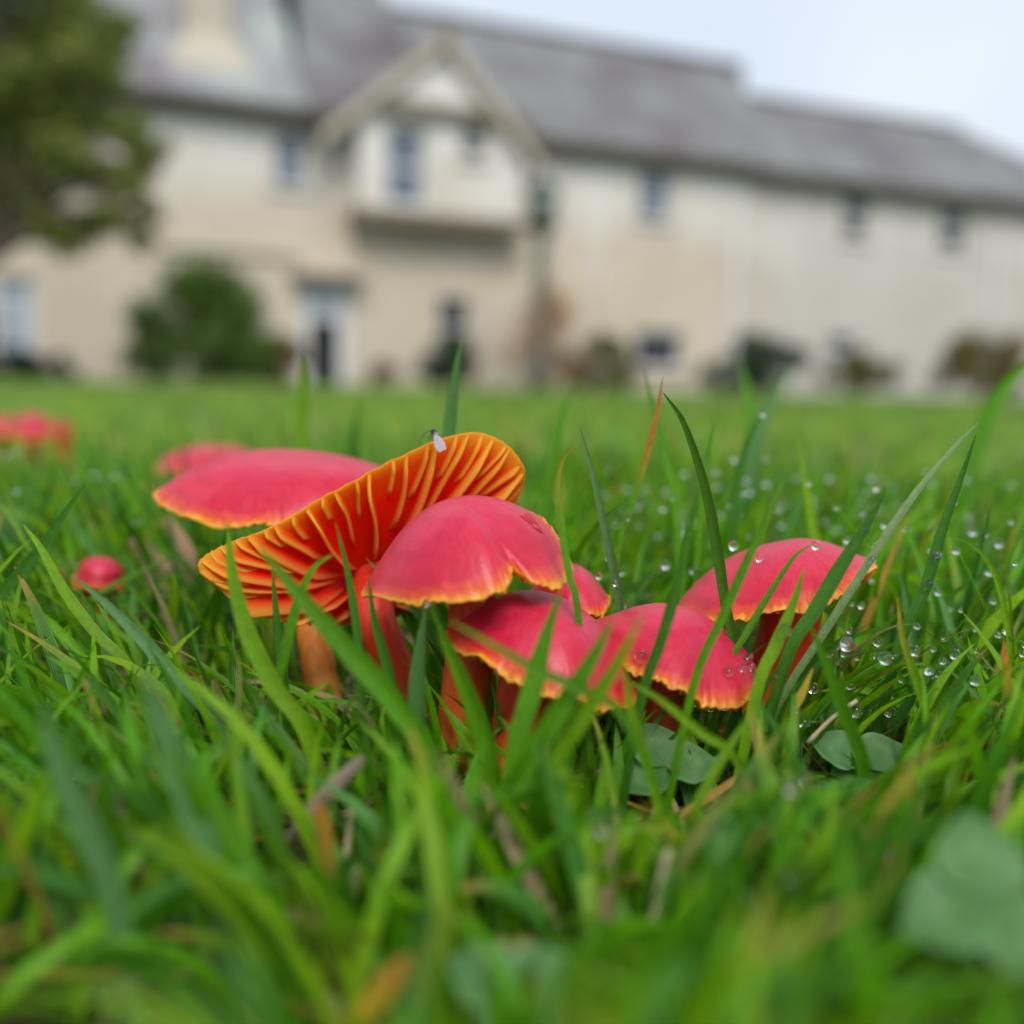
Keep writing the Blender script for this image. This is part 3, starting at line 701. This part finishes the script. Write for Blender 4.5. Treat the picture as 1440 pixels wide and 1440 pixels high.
# ================================================================== GRASS
GCOL = np.array([(.115, .35, .003), (.145, .38, .003), (.09, .31, .004), (.19, .41, .004), (.10, .31, .045), (.06, .22, .004), (.22, .42, .006), (.05, .17, .005)])
DRY = np.array([(.46, .38, .19), (.38, .30, .15), (.50, .30, .05), (.42, .42, .12)])
def ribbon(paths, widths, wdirs, folds, cols, S, tipcol=None, ncross=3):
    """paths (n,S,3), widths (n,S), wdirs (n,S,3), folds (n,S,3) offset of the midrib"""
    n = len(paths); hw = wdirs * (widths / 2)[..., None]
    if ncross == 3:
        V = np.stack([paths - hw, paths + folds, paths + hw], 2)
        ac = np.tile([0, .5, 1.0], n * S)
    else:
        V = np.stack([paths - hw, paths + hw], 2); ac = np.tile([0, 1.0], n * S)
    nc = ncross; base = (np.arange(n) * S * nc)[:, None, None]
    i = (np.arange(S - 1) * nc)[None, :, None]; j = np.arange(nc - 1)[None, None, :]
    a = base + i + j; q = np.stack([a, a + 1, a + nc + 1, a + nc], -1).reshape(-1, 4)
    C = np.repeat(cols.reshape(n, S, 1, 3), nc, 2).reshape(-1, 3); C = np.concatenate([C, np.ones((len(C), 1))], 1)
    return V.reshape(-1, 3), q, ac, C
def scatter(bx, by, length, th0, kcurv, az, width, S, fold=.22):
    n = len(bx); t = np.linspace(0, 1, S); ds = length[:, None] / (S - 1)
    th = th0[:, None] + kcurv[:, None] * t[None] ** 1.4
    hx = np.sin(th) * ds; hz = np.cos(th) * ds
    H = np.concatenate([np.zeros((n, 1)), np.cumsum((hx[:, 1:] + hx[:, :-1]) / 2, 1)], 1); Z = np.concatenate([np.zeros((n, 1)), np.cumsum((hz[:, 1:] + hz[:, :-1]) / 2, 1)], 1)
    azz = az[:, None] + rng.normal(0, .25, (n, 1)) * t[None]
    ca, sa = np.cos(azz), np.sin(azz)
    p = np.stack([bx[:, None] + H * ca, by[:, None] + H * sa, np.maximum(Z, .001) - .001], -1)
    tw = rng.normal(0, .6, (n, 1)) + rng.normal(0, .8, (n, 1)) * t[None]
    perp = np.stack([-sa, ca, np.zeros_like(ca)], -1); nrm = np.stack([-np.cos(th) * ca, -np.cos(th) * sa, np.sin(th)], -1)
    wd = perp * np.cos(tw)[..., None] + nrm * np.sin(tw)[..., None]
    fd = (nrm * np.cos(tw)[..., None] - perp * np.sin(tw)[..., None])
    ww = width[:, None] * np.clip((.55 + .9 * t[None]) * 1.0, 0, 1) * np.clip(1 - t[None] ** 3.2, .02, 1)
    return p, ww, wd, -fd * (ww * fold)[..., None]
def blade_cols(n, S, dry=.05, jit=.25):
    c = GCOL[rng.integers(0, len(GCOL), n)] * (1 + jit * (rng.random((n, 1)) * 2 - 1))
    isdry = rng.random(n) < dry; c[isdry] = DRY[rng.integers(0, len(DRY), isdry.sum())] * (.7 + .5 * rng.random((isdry.sum(), 1)))
    t = np.linspace(0, 1, S)[None, :, None]
    c = c[:, None, :] * np.ones((1, S, 1))
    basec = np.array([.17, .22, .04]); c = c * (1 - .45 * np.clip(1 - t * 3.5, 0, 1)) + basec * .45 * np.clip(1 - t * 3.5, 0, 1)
    yt = (rng.random(n) < .10)[:, None, None] * np.clip((t - .72) * 4, 0, 1); c = c * (1 - yt) + np.array([.50, .30, .06]) * yt
    return c
# screen-space ceiling for the loose turf in front of and around the mushrooms (taller blades are placed one by one)
LX = np.array([-900, 0, 120, 280, 420, 560, 700, 860, 980, 1080, 1180, 1300, 1440, 2400]); LY = np.array([830, 850, 880, 900, 925, 945, 975, 1000, 985, 930, 860, 840, 840, 800])
def sector(n, r0, r1, half, power=1.0):
    r = (r0 ** (2 * power) + rng.random(n) * (r1 ** (2 * power) - r0 ** (2 * power))) ** (.5 / power); a = (rng.random(n) * 2 - 1) * half
    return r * np.sin(a), r * np.cos(a)
NEARPTS = []
def turf(name, label, n, r0, r1, half, lmin, lmax, wmin, wmax, S, ncross, mat, dry, power=1.0, flat=False, limit=True):
    bx, by = sector(n, r0, r1, half, power)
    dens = np.array([mnoise.noise(Vector((x * 14, y * 14, 3))) for x, y in zip(bx, by)]) if n < 60000 else np.zeros(n)
    keep = rng.random(n) < (.60 + 1.3 * dens) * np.interp(np.hypot(bx, by), [.05, .15, .2], [.75, .85, 1.0]); bx, by = bx[keep], by[keep]; n = len(bx)
    length = lmin + (lmax - lmin) * rng.beta(2.2, 2.6, n)
    if limit and not flat: length *= np.interp(np.hypot(bx, by), [.0, .19, .235, .6], [1.06, 1.0, 1.42, 1.25])
    px = bx / np.maximum(by, .03)
    bias = np.clip(px * 1.6, -.9, .9)
    az = np.where(rng.random(n) < .62, np.where(bias > 0, 0.0, math.pi) + rng.normal(0, .8, n), rng.random(n) * 6.283)
    th0 = np.abs(rng.normal(.15, .26, n)) + .26 * np.abs(bias); kc = np.abs(rng.normal(.6, .6, n))
    if flat: th0 = rng.uniform(1.1, 1.5, n); kc = rng.normal(.1, .2, n)
    width = rng.uniform(wmin, wmax, n)
    p, ww, wd, fd = scatter(bx, by, length, th0, kc, az, width, S)
    if limit:
        x, y, d = project(p.reshape(-1, 3)); x, y, d = (v.reshape(n, S) for v in (x, y, d))
        lim = np.interp(x, LX, LY) + rng.normal(15, 45, (n, 1))
        bad = ((d < .205) & (d > .01) & (y < lim)).any(1)
        def gaps(): return ((d > .17) & (d < .262) & ((x > 70) & (x < 185) & (y < 818) | (x > 190) & (x < 262) & (y < 775)) | (d > .12) & (d < .222) & (x > 405) & (x < 490) & (y < 955) | (d > .03) & (d < .176) & ((x > 872) & (x < 1030) & (y < 1125) | (x > 1140) & (x < 1270) & (y < 1085)) | (d > .03) & (d < .14) & (x > 395) & (x < 520) & (y < 1200) | (d > .03) & (d < .112) & (x > 1310) & (y < 1330) | (d > .03) & (d < .115) & (x > 470) & (x < 590) & (y < 1420) | (d > .03) & (d < .125) & (x > 640) & (x < 960) & (y < 1290)).any(1)
        bad |= gaps()
        near = (np.linalg.norm(p - _E, axis=2) < .052).any(1) | (d < .03).any(1) & (np.abs(p[:, :, 0]) < .06).any(1)
        top_ = ((d >= .205) & (y < 585 + rng.normal(0, 22, (n, 1)))).any(1) & (by < .9)
        # shorten offenders instead of removing them, then drop what is still too tall
        for _ in range(4):
            off = bad | top_
            if not off.any(): break
            p[off] = p[off, :1] + (p[off] - p[off, :1]) * .74
            x, y, d = project(p.reshape(-1, 3)); x, y, d = (v.reshape(n, S) for v in (x, y, d))
            bad = ((d < .205) & (d > .01) & (y < lim)).any(1) | gaps(); top_ = ((d >= .205) & (y < 575)).any(1) & (by < .9)
        ok = ~(bad | near | top_)
        p, ww, wd, fd = p[ok], ww[ok], wd[ok], fd[ok]; n = len(p)
    c = blade_cols(n, S, dry)
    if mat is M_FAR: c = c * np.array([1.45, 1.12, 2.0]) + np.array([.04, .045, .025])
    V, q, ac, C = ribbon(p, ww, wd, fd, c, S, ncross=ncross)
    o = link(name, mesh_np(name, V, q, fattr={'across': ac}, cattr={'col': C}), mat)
    tag(o, label, 'grass', kind='stuff')
    return p
pn = turf('grass', 'dewy green lawn grass around the mushrooms', 30000, .05, .62, R(72), .016, .047, .0014, .0031, 9, 3, M_GRASS, .045, .75)
turf('foreground_grass', 'blurred green turf close to the lens', 2600, .048, .135, R(70), .020, .040, .0018, .0036, 9, 3, M_GRASS, .03, .9)
turf('dry_grass', 'dead straw coloured thatch lying between the green blades', 13000, .05, .60, R(70), .012, .045, .0008, .0020, 6, 3, M_GRASS, 1.0, .8, flat=True)
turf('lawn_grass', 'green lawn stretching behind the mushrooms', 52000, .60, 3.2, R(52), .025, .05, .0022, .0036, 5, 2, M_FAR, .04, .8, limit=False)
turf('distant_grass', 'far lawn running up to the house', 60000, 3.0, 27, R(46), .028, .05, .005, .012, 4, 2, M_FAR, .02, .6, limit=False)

# single blades one can pick out
KIND = {'g': (.105, .31, .009), 'd': (.055, .19, .012), 'l': (.19, .39, .012), 'b': (.12, .27, .085), 'p': (.24, .36, .14), 'y': (.50, .36, .04), 's': (.46, .38, .22), 'o': (.50, .20, .03)}
HERO = [
 ([(648, 478), (640, 530), (632, 600), (626, 680)], .228, 17, 'b', 'd', 'tall two-toned blade standing up behind the fly'),
 ([(933, 553), (962, 596), (990, 680), (1008, 770), (1020, 850), (1032, 915)], .186, 15, 'd', None, 'tall dark blade arching over in front of the wide coral cap'),
 ([(1106, 662), (1085, 715), (1050, 790), (1015, 870), (975, 965)], .165, 13, 'g', None, 'slender blade crossing the tall dark arching blade over the coral cap'),
 ([(982, 690), (968, 750), (950, 830), (930, 900), (900, 990)], .164, 15, 'd', None, 'dark upright blade in front of the rounded leaning cap'),
 ([(1376, 594), (1345, 625), (1290, 690), (1235, 770), (1165, 880), (1090, 1000)], .184, 11, 'p', None, 'long pale blade arching out past the rim of the coral cap'),
 ([(1372, 612), (1352, 670), (1325, 745), (1300, 830), (1262, 915)], .190, 15, 'd', None, 'stiff dark blade beside the long pale arching one'),
 ([(1243, 695), (1215, 745), (1180, 800), (1145, 860), (1105, 930)], .179, 20, 'd', None, 'broad dark blade covering the rim of the coral cap'),
 ([(1131, 798), (1115, 850), (1090, 910), (1065, 970)], .172, 17, 'l', None, 'short bright blade pointing up across the coral cap'),
 ([(1146, 764), (1118, 782), (1085, 830), (1050, 890), (1020, 950)], .183, 9, 'g', None, 'thin bent blade lying over the middle of the coral cap'),
 ([(801, 545), (785, 610), (772, 690), (766, 760)], .262, 17, 'g', None, 'soft upright blade behind the yellow rim of the upturned cap'),
 ([(815, 600), (832, 660), (850, 740), (864, 810), (875, 890)], .200, 12, 'b', None, 'greyish blade leaning behind the torn cap'),
 ([(806, 628), (790, 650), (784, 690), (792, 760), (802, 815), (814, 870)], .176, 10, 'g', 'y', 'thin blade with yellow hooked tip touching the torn cap'),
 ([(932, 530), (924, 580), (908, 645), (885, 720), (868, 780)], .208, 10, 'o', 'l', 'thin rusty orange blade tip among green blades'),
 ([(906, 518), (918, 570), (935, 640), (950, 720)], .245, 12, 'g', None, 'faint green blade crossing behind the rusty tip'),
 ([(320, 735), (326, 800), (345, 880), (385, 965), (430, 1030)], .163, 24, 'l', None, 'wide yellow-green blade standing before the outer end of the gills'),
 ([(120, 680), (92, 720), (50, 780), (0, 835), (-40, 870)], .200, 15, 'd', None, 'dark slanting blade beside the bright pink button cap'),
 ([(33, 738), (58, 772), (90, 830), (135, 890), (190, 950)], .190, 15, 'l', None, 'bright curved blade crossing the dark slanting one'),
 ([(102, 808), (150, 850), (205, 905), (270, 975), (330, 1050)], .176, 18, 'b', None, 'long bluish blade sloping down below the pink button cap'),
 ([(600, 845), (592, 900), (586, 970), (588, 1060)], .166, 26, 'b', 'd', 'broad bluish upright blade in front of the mushroom stems'),
 ([(604, 850), (640, 930), (668, 1000), (690, 1070)], .158, 24, 'g', None, 'green blade leaning away from the broad bluish upright blade'),
 ([(365, 770), (415, 830), (480, 905), (550, 985), (610, 1080)], .150, 30, 'g', None, 'long bright diagonal blade across the orange stem'),
 ([(470, 778), (440, 800), (418, 850), (400, 920), (385, 990)], .168, 14, 'g', 'l', 'hooked blade curling over the end of the gills'),
 ([(383, 798), (388, 860), (396, 930), (402, 1000)], .176, 13, 'd', None, 'dark upright blade in front of the orange gills'),
 ([(472, 735), (488, 800), (500, 870), (508, 960)], .172, 11, 'd', None, 'narrow dark blade against the red gills'),
 ([(518, 810), (526, 870), (545, 940), (556, 1010)], .170, 14, 'd', None, 'dark blade under the crimson margin of the torn cap'),
 ([(788, 832), (766, 900), (748, 970), (722, 1070)], .150, 28, 'g', None, 'wide bright blade standing over the middle of the low rose cap'),
 ([(862, 872), (825, 940), (775, 1020), (735, 1090)], .142, 30, 'g', None, 'wide blurred blade slanting across the low rose cap'),
 ([(905, 860), (870, 930), (820, 1010), (770, 1100)], .138, 24, 'l', None, 'second slanting blurred blade with light edge before the rounded cap'),
 ([(630, 872), (690, 905), (760, 945), (830, 975), (890, 1030)], .140, 14, 'g', None, 'thin blurred blade sloping down across the low rose cap'),
 ([(1470, 500), (1430, 525), (1395, 575), (1370, 640), (1350, 720)], .330, 22, 'g', None, 'blurred arching blade far out beyond the pale blade'),
 ([(1072, 580), (1050, 625), (1036, 690), (1028, 770)], .250, 13, 'd', None, 'soft dark blade with a dew drop on its tip'),
 ([(1332, 752), (1370, 768), (1398, 805), (1415, 870), (1422, 950)], .200, 8, 'l', None, 'thin yellow-green blade bent over in a low arch'),
 ([(1005, 588), (996, 640), (988, 700)], .225, 8, 'g', None, 'hair-thin blade tip near the tall dark arching blade'),
 ([(428, 498), (426, 560), (424, 640)], .330, 18, 'l', None, 'blurred bright blade rising in front of the house door'),
 ([(1140, 880), (1165, 940), (1190, 1010), (1215, 1080)], .158, 20, 'g', None, 'bright blade sloping down towards the second clover'),
 ([(1143, 940), (1128, 975), (1108, 1015)], .172, 13, 'y', None, 'short yellow dying blade beside the rounded cap'),
 ([(1411, 895), (1414, 930), (1418, 985), (1424, 1060)], .176, 15, 'o', 'l', 'green blade with rusty orange tip at the lawn edge'),
 ([(870, 950), (930, 985), (985, 1030), (1040, 1075)], .155, 13, 'l', None, 'yellowish thin blade crossing the clover leaflets'),
 ([(1075, 985), (1040, 1030), (1005, 1085), (975, 1150)], .152, 13, 'l', None, 'light blade slanting over the clover leaflets the other way'),
 ([(878, 930), (886, 990), (905, 1060), (925, 1130)], .150, 15, 'l', None, 'yellow-green upright blade before the clover'),
 ([(1262, 840), (1270, 900), (1290, 960), (1310, 1040)], .172, 12, 'l', 'y', 'bright bent blade with yellow tip beyond the coral cap'),
 ([(505, 560), (498, 620), (494, 690)], .36, 16, 'd', None, 'blurred dark blade behind the broad tilted cap'),
 ([(1040, 505), (1052, 560), (1058, 640)], .42, 20, 'g', None, 'very blurred green blade in front of the shrubs'),
 ([(1115, 510), (1085, 560), (1062, 630)], .40, 16, 'b', None, 'very blurred bluish blade leaning over the shrubs'),
 ([(200, 935), (225, 1010), (260, 1110), (300, 1230)], .118, 36, 'b', None, 'large blurred bluish blade low in the turf'),
 ([(170, 960), (240, 1060), (330, 1180), (400, 1300)], .122, 24, 'g', None, 'long blurred green blade beside the large bluish one'),
 ([(60, 985), (80, 1070), (130, 1180), (170, 1300)], .112, 34, 'b', None, 'blurred pale bluish blade among flattened turf'),
]
def hero(pts, d, wpx, kd, tipk, label, i):
    tip_d = d; n = len(pts)
    W3 = [np.array(P(x, y, d)) for x, y in pts]
    last, prev = W3[-1], W3[-2]
    if last[2] > .001:
        dirv = last - prev; dirv /= np.linalg.norm(dirv); dirv = dirv * .55 + np.array([0, 0, -.6]); L_ = last[2] / max(.2, -dirv[2]); W3.append(last + dirv * L_ * np.array([1, 1, 1]))
    W3 = W3[::-1]; W3[0][2] = -.001
    lr = np.random.default_rng(100 + i)
    S = 22; path = catmull(W3, S); t = np.linspace(0, 1, S)
    tv = np.gradient(path, axis=0); tv /= np.linalg.norm(tv, axis=1)[:, None]
    view = path - _E; view /= np.linalg.norm(view, axis=1)[:, None]
    wd = np.cross(tv, view); wd /= np.linalg.norm(wd, axis=1)[:, None]; nr_ = np.cross(wd, tv)
    tw = lr.uniform(-.7, .7) + lr.uniform(-.6, .6) * t; wdir = wd * np.cos(tw)[:, None] + nr_ * np.sin(tw)[:, None]; fdir = nr_ * np.cos(tw)[:, None] - wd * np.sin(tw)[:, None]
    w_ = wpx * d / FPX / max(.75, math.cos(float(np.mean(np.abs(tw))))); tp = np.clip(1.02 - t, 0.02, 1)
    ww = w_ * (.78 + .3 * np.sin(t * 2.4)) * np.clip(tp * 2.1, 0, 1) ** .75
    K = np.array(KIND[kd]); T = np.array(KIND[tipk]) if tipk else K * 1.05
    c = np.stack([K * (1 + .12 * math.sin(5 * s + i)) for s in t])
    if tipk and kd not in 'o':
        f = np.clip((t - .55) * 2.4, 0, 1)[:, None] if tipk == 'y' else (.5 * np.ones((S, 1)) if kd == 'b' else np.clip((t - .5) * 2, 0, 1)[:, None]); c = c * (1 - f) + T * f
    if kd == 'o':
        f = np.clip((.72 - t) * 4, 0, 1)[:, None]; c = c * (1 - f) + np.array(KIND['g']) * f
    # three strips across the blade: edge, midrib, edge with a V fold
    cs = []; ac = []
    offs = [(-.5, 0), (-.25, -.10), (0, -.20), (.25, -.10), (.5, 0)]
    V = np.stack([path + wdir * (ww * a)[:, None] - fdir * (ww * b)[:, None] for a, b in offs], 1).reshape(-1, 3)
    C = np.repeat(c, 5, 0); C = np.concatenate([C, np.ones((len(C), 1))], 1); ac = np.tile(np.linspace(0, 1, 5), S)
    q = [(a * 5 + b, a * 5 + b + 1, (a + 1) * 5 + b + 1, (a + 1) * 5 + b) for a in range(S - 1) for b in range(4)]
    org = path[0].copy(); org[2] = 0
    o = link('grass_blade', mesh_np('grass_blade', V - org, q, fattr={'across': ac}, cattr={'col': C}), M_GRASS); o.location = org
    tag(o, label, 'grass blade', 'tall single grass blades'); return path
hero_paths = [hero(*h, i) for i, h in enumerate(HERO)]

# ================================================================== CLOVER
def leaflet_mesh(name, seed):
    lr = np.random.default_rng(seed); nu, nv = 11, 9; V, C = [], []
    for i in range(nu):
        t = i / (nu - 1); wd = .5 * (math.sin(math.pi * min(1, t ** .72)) ** .75) * .98 + .01
        if t > .97: wd = .06
        for j in range(nv):
            s = j / (nv - 1) * 2 - 1
            V.append((s * wd, t - .05 * (abs(s) < .2) * (t > .95), .16 * abs(s) * wd - .10 * t * t + .015 * lr.normal() * (abs(s) > .5)))
            ch = math.exp(-((t - (.62 - .25 * abs(s))) / .10) ** 2); rim = 1.0 if (abs(s) > .95 or t > .97) else 0
            c = np.array([.09, .225, .06]) * (1 - .5 * ch) + np.array([.20, .34, .15]) * .5 * ch + rim * np.array([.05, .09, .05]); C.append((*c, 1))
    q = [(i * nv + j, i * nv + j + 1, (i + 1) * nv + j + 1, (i + 1) * nv + j) for i in range(nu - 1) for j in range(nv - 1)]
    return mesh_np(name, V, q, cattr={'col': C})
LEAFLETS = [leaflet_mesh('leaflet', s) for s in (1, 2, 3)]
M_STALK = mat_simple('clover_stalk', (.12, .18, .06), (.20, .16, .07), 300, .5)
def clover(label, cx, cy, d, size, dirs, tilt=.5):
    """dirs: screen-plane directions (degrees, 0 = to the side, 90 = up) of the three leaflets"""
    c = P(cx, cy, d); f = Vector((c.x + .004, c.y + .006, 0)); o = empty('clover', f); tag(o, label, 'clover', 'clover leaves in the turf')
    V, q, t, s = tube(catmull([(0, 0, -.001), tuple((c - f) * .5 + Vector((.002, .001, 0))), tuple(c - f)], 10), np.linspace(.0006, .0004, 10), 7); link('stalk', mesh_np('stalk', V, q, t), M_STALK, o)
    for i, a in enumerate(dirs):
        A_ = R(a); yv = (CR * math.cos(A_) + CU * math.sin(A_) * .75 + CF * (math.sin(A_) * tilt)).normalized()
        nrm = (-CF * .62 + CU * .78); nrm = (nrm - yv * nrm.dot(yv)).normalized(); xv = yv.cross(nrm)
        m = Matrix.Identity(4)
        for k_ in range(3): m[k_][0], m[k_][1], m[k_][2], m[k_][3] = xv[k_] * size, yv[k_] * size, nrm[k_] * size, (c - f)[k_]
        l_ = link('leaflet', LEAFLETS[i % 3], M_CLOVER, o); l_.matrix_local = m
clover('grey-green clover with three rounded leaflets under the rounded leaning cap', 938, 1078, .176, .0088, (112, 8, 205))
clover('small clover leaf by the tiny crimson buttons', 1210, 1068, .180, .0085, (150, 20, 255), .3)
clover('big blurred pale clover close to the lens in tall turf', 1385, 1265, .104, .0088, (85, 200, 300))
clover('blurred clover leaf low in the turf before the stems', 720, 1395, .108, .0072, (30, 150, 270))
clover('clover leaf half hidden in turf between yellow leaf and thatch', 1010, 1210, .130, .0062, (70, 190, 310))
clover('blurred clover leaf behind the dark slanting blade', 8, 745, .30, .0095, (90, 210, 330))
clover('small clover leaf in blurred turf beside the big pale clover', 1130, 1330, .112, .0058, (60, 180, 300))

# ================================================================== dead leaves, stalks
def strip(name, label, cat, pts, d, wpx, c0, c1, curl=.3, group=None, dd=0.0):
    W3 = catmull([np.array(P(x, y, d + dd * i)) for i, (x, y) in enumerate(pts)], 16); t = np.linspace(0, 1, 16)
    tv = np.gradient(W3, axis=0); tv /= np.linalg.norm(tv, axis=1)[:, None]; view = W3 - _E; view /= np.linalg.norm(view, axis=1)[:, None]
    wd = np.cross(tv, view); wd /= np.linalg.norm(wd, axis=1)[:, None]; nn = np.cross(wd, tv); ww = wpx * d / FPX * np.sin(math.pi * np.clip(t * .9 + .07, 0, 1)) ** .6
    V = np.stack([W3 + wd * (ww * a)[:, None] + nn * (ww * curl * (a * a * 4))[:, None] for a in (-.5, -.25, 0, .25, .5)], 1).reshape(-1, 3)
    C = np.concatenate([np.repeat(np.array(c0)[None] * (1 - t[:, None]) + np.array(c1)[None] * t[:, None], 5, 0), np.ones((80, 1))], 1)
    q = [(a * 5 + b, a * 5 + b + 1, (a + 1) * 5 + b + 1, (a + 1) * 5 + b) for a in range(15) for b in range(4)]
    org = W3[-1]; o = link(name, mesh_np(name, V - org, q, fattr={'across': np.tile(np.linspace(0, 1, 5), 16)}, cattr={'col': C}), M_GRASS); o.location = org; tag(o, label, cat, group)
def stalk(label, pts, d, wpx, col):
    W3 = catmull([np.array(P(x, y, d)) for x, y in pts], 12); V, q, t, s = tube(W3 - W3[-1], wpx / 2 * d / FPX * np.interp(np.linspace(0, 1, 12), [0, .1, .5, .9, 1], [.7, 1, .85, 1, .8]), 9)
    o = link('straw_stalk', mesh_np('stalk', V, q, t), col); o.location = W3[-1]; tag(o, label, 'straw', 'dry straw stalks')
M_STRAW = mat_simple('straw', (.46, .38, .20), (.64, .55, .33), 400, .55, .2, .0003); M_STRAWG = mat_simple('grey_straw', (.34, .28, .17), (.48, .40, .26), 400, .6, .2, .0003)
stalk('thick pale straw stalk upright before the stems', [(503, 1218), (498, 1255), (492, 1300), (486, 1345)], .138, 13, M_STRAW)
stalk('thinner cream straw stalk above the thick one', [(495, 1130), (490, 1180), (483, 1225), (474, 1285)], .146, 10, M_STRAW)
stalk('pinkish grey straw leaning beyond the clover', [(1205, 985), (1170, 1010), (1135, 1045)], .180, 7, M_STRAWG)
stalk('tan straw slanting in blurred turf', [(940, 1195), (925, 1260), (905, 1330), (880, 1400)], .126, 12, M_STRAWG)
strip('dead_leaf', 'curled greyish brown dead leaf lying beside the stems', 'leaf', [(512, 1065), (470, 1105), (430, 1150), (395, 1190)], .146, 24, (.34, .27, .22), (.46, .38, .24), .35)
strip('dead_leaf', 'orange tinged dying leaf pointing up in the turf', 'leaf', [(448, 1130), (455, 1165), (462, 1215), (466, 1270)], .130, 22, (.52, .20, .03), (.22, .26, .03), .2)
strip('dead_leaf', 'yellow-orange fallen leaf low and close to the lens', 'leaf', [(575, 1345), (545, 1385), (515, 1420), (480, 1450)], .108, 38, (.46, .22, .04), (.66, .40, .03), .2)
for i, (x, y, a) in enumerate(((205, 775, 40), (228, 800, 20), (255, 765, -30))):
    strip('withered_leaf', 'peach-brown withered leaf scrap behind the outer end of the gills', 'leaf', [(x - 22, y - 28 + a * .3), (x, y), (x + 12, y + 30), (x + 15, y + 70)], .275, 26, (.55, .30, .20), (.42, .30, .16), .3, 'withered scraps behind the gills')

# ================================================================== DEW
bm = bmesh.new(); bmesh.ops.create_icosphere(bm, subdivisions=3, radius=1.0); DROP = bm_mesh('dew_drop', bm); DROP.materials.append(M_WATER); DROP.polygons.foreach_set('use_smooth', [True] * len(DROP.polygons))
def drop(p, r, label, group):
    o = bpy.data.objects.new('dew_drop', DROP); COL.objects.link(o); o.location = p; o.scale = (r, r, r * random.uniform(.86, 1.0)); o.rotation_euler = (random.random(), random.random(), 0)
    tag(o, label, 'dew drop', group)
x, y, d = project(pn.reshape(-1, 3)); x, y, d = (v.reshape(pn.shape[:2]) for v in (x, y, d))
def visible(c, pool, want):
    # keep the points that no other blade hides much: compare with the nearest blade point per 10 px cell
    cell = {}
    fx, fy, fd = x.ravel(), y.ravel(), d.ravel()
    m_ = (fd > .03) & (fd < .5) & (fx > -50) & (fx < 1490) & (fy > 400) & (fy < 1500)
    for a_, b_, c_ in zip((fx[m_] // 10).astype(int), (fy[m_] // 10).astype(int), fd[m_]):
        if c_ < cell.get((a_, b_), 9): cell[(a_, b_)] = c_
    got = []
    for bi, si in c[rng.permutation(len(c))[:pool]]:
        if d[bi, si] <= cell[(int(x[bi, si] // 10), int(y[bi, si] // 10))] + .006: got.append((bi, si))
        if len(got) >= want: break
    return got
cand = np.argwhere((d > .17) & (d < .34) & (x > 850) & (x < 1460) & (y > 590) & (y < 1010)); cand = cand[cand[:, 1] >= 7]
pick = visible(cand, 12000, 260)
for bi, si in pick:
    r = random.uniform(.00045, .0010) * (1.15 if d[bi, si] > .22 else 1)
    p_ = pn[bi, si] + np.array([random.uniform(-.5, .5) * r, -r * .6, -r * .5]); drop(p_, r, 'clear dew drop clinging to grass around the coral cap', 'dew drops around the coral cap')
cand = np.argwhere((d > .10) & (d < .175) & (x > 780) & (x < 1340) & (y > 1060) & (y < 1320)); cand = cand[cand[:, 1] >= 3]
for bi, si in visible(cand, 3000, 30):
    r = random.uniform(.0005, .0010); drop(pn[bi, si] + np.array([0, -r * .6, -r * .3]), r, 'blurred dew drop low in the turf below the clovers', 'dew drops below the clovers')
cand = np.argwhere((d > .2) & (d < .42) & (x > -20) & (x < 260) & (y > 600) & (y < 800)); cand = cand[cand[:, 1] >= 4]
for bi, si in visible(cand, 3000, 16):
    r = random.uniform(.0006, .0011); drop(pn[bi, si] + np.array([0, -r * .6, -r * .3]), r, 'soft dew drop in grass near the far red caps', 'dew drops near the far caps')
for px, py, dd, r in ((1074, 578, .249, .0008), (1207, 733, .186, .0007), (1143, 748, .20, .0008), (1333, 792, .19, .0008), (1312, 818, .185, .0009), (1108, 884, .172, .0011), (1052, 918, .176, .0007), (1203, 915, .168, .0013), (1237, 928, .166, .0012), (1210, 990, .166, .0012), (882, 813, .20, .0007), (882, 785, .2, .0006), (845, 815, .2, .0007), (900, 725, .22, .0007), (925, 700, .22, .0006), (1237, 805, .19, .0007), (1290, 775, .19, .0006), (598, 842, .1655, .0006)):
    # hang the drop on the blade that passes closest to it
    best = None
    for hp in hero_paths + [pn[(d > .165).all(1) & (d < .26).all(1)].reshape(-1, 3)]:
        X_, Y_, D_ = project(hp); e = (X_ - px) ** 2 + (Y_ - py) ** 2 + ((D_ - dd) * 900) ** 2; i = int(np.argmin(e))
        if best is None or e[i] < best[0]: best = (e[i], hp[i])
    drop(best[1] + np.array([0, -r * .7, -r * .4]), r, 'bright round dew drop hanging from a tall single blade', 'dew drops on tall blades')
# drops lying on caps
for (fn, org, px, py, r) in ((fG, footG, 1065, 785, .0007), (fF, footF, 898, 928, .0010), (fF, footF, 1025, 948, .0008), (fF, footF, 838, 885, .0007), (fF, footF, 1045, 940, .0007)):
    top = fn[0]; aa = np.linspace(0, 6.283, 300); best = None
    for r_ in np.linspace(.05, .99, 50):
        q_ = top(np.full(300, r_), aa) + np.array(org); X_, Y_, D_ = project(q_); e = (X_ - px) ** 2 + (Y_ - py) ** 2 + D_ * 3e4; i = int(np.argmin(e))
        if best is None or e[i] < best[0]: best = (e[i], q_[i])
    drop(best[1] + np.array([0, -r * .55, r * .75]), r * 1.1, 'dew drop resting on a mushroom cap', 'dew drops on the caps')
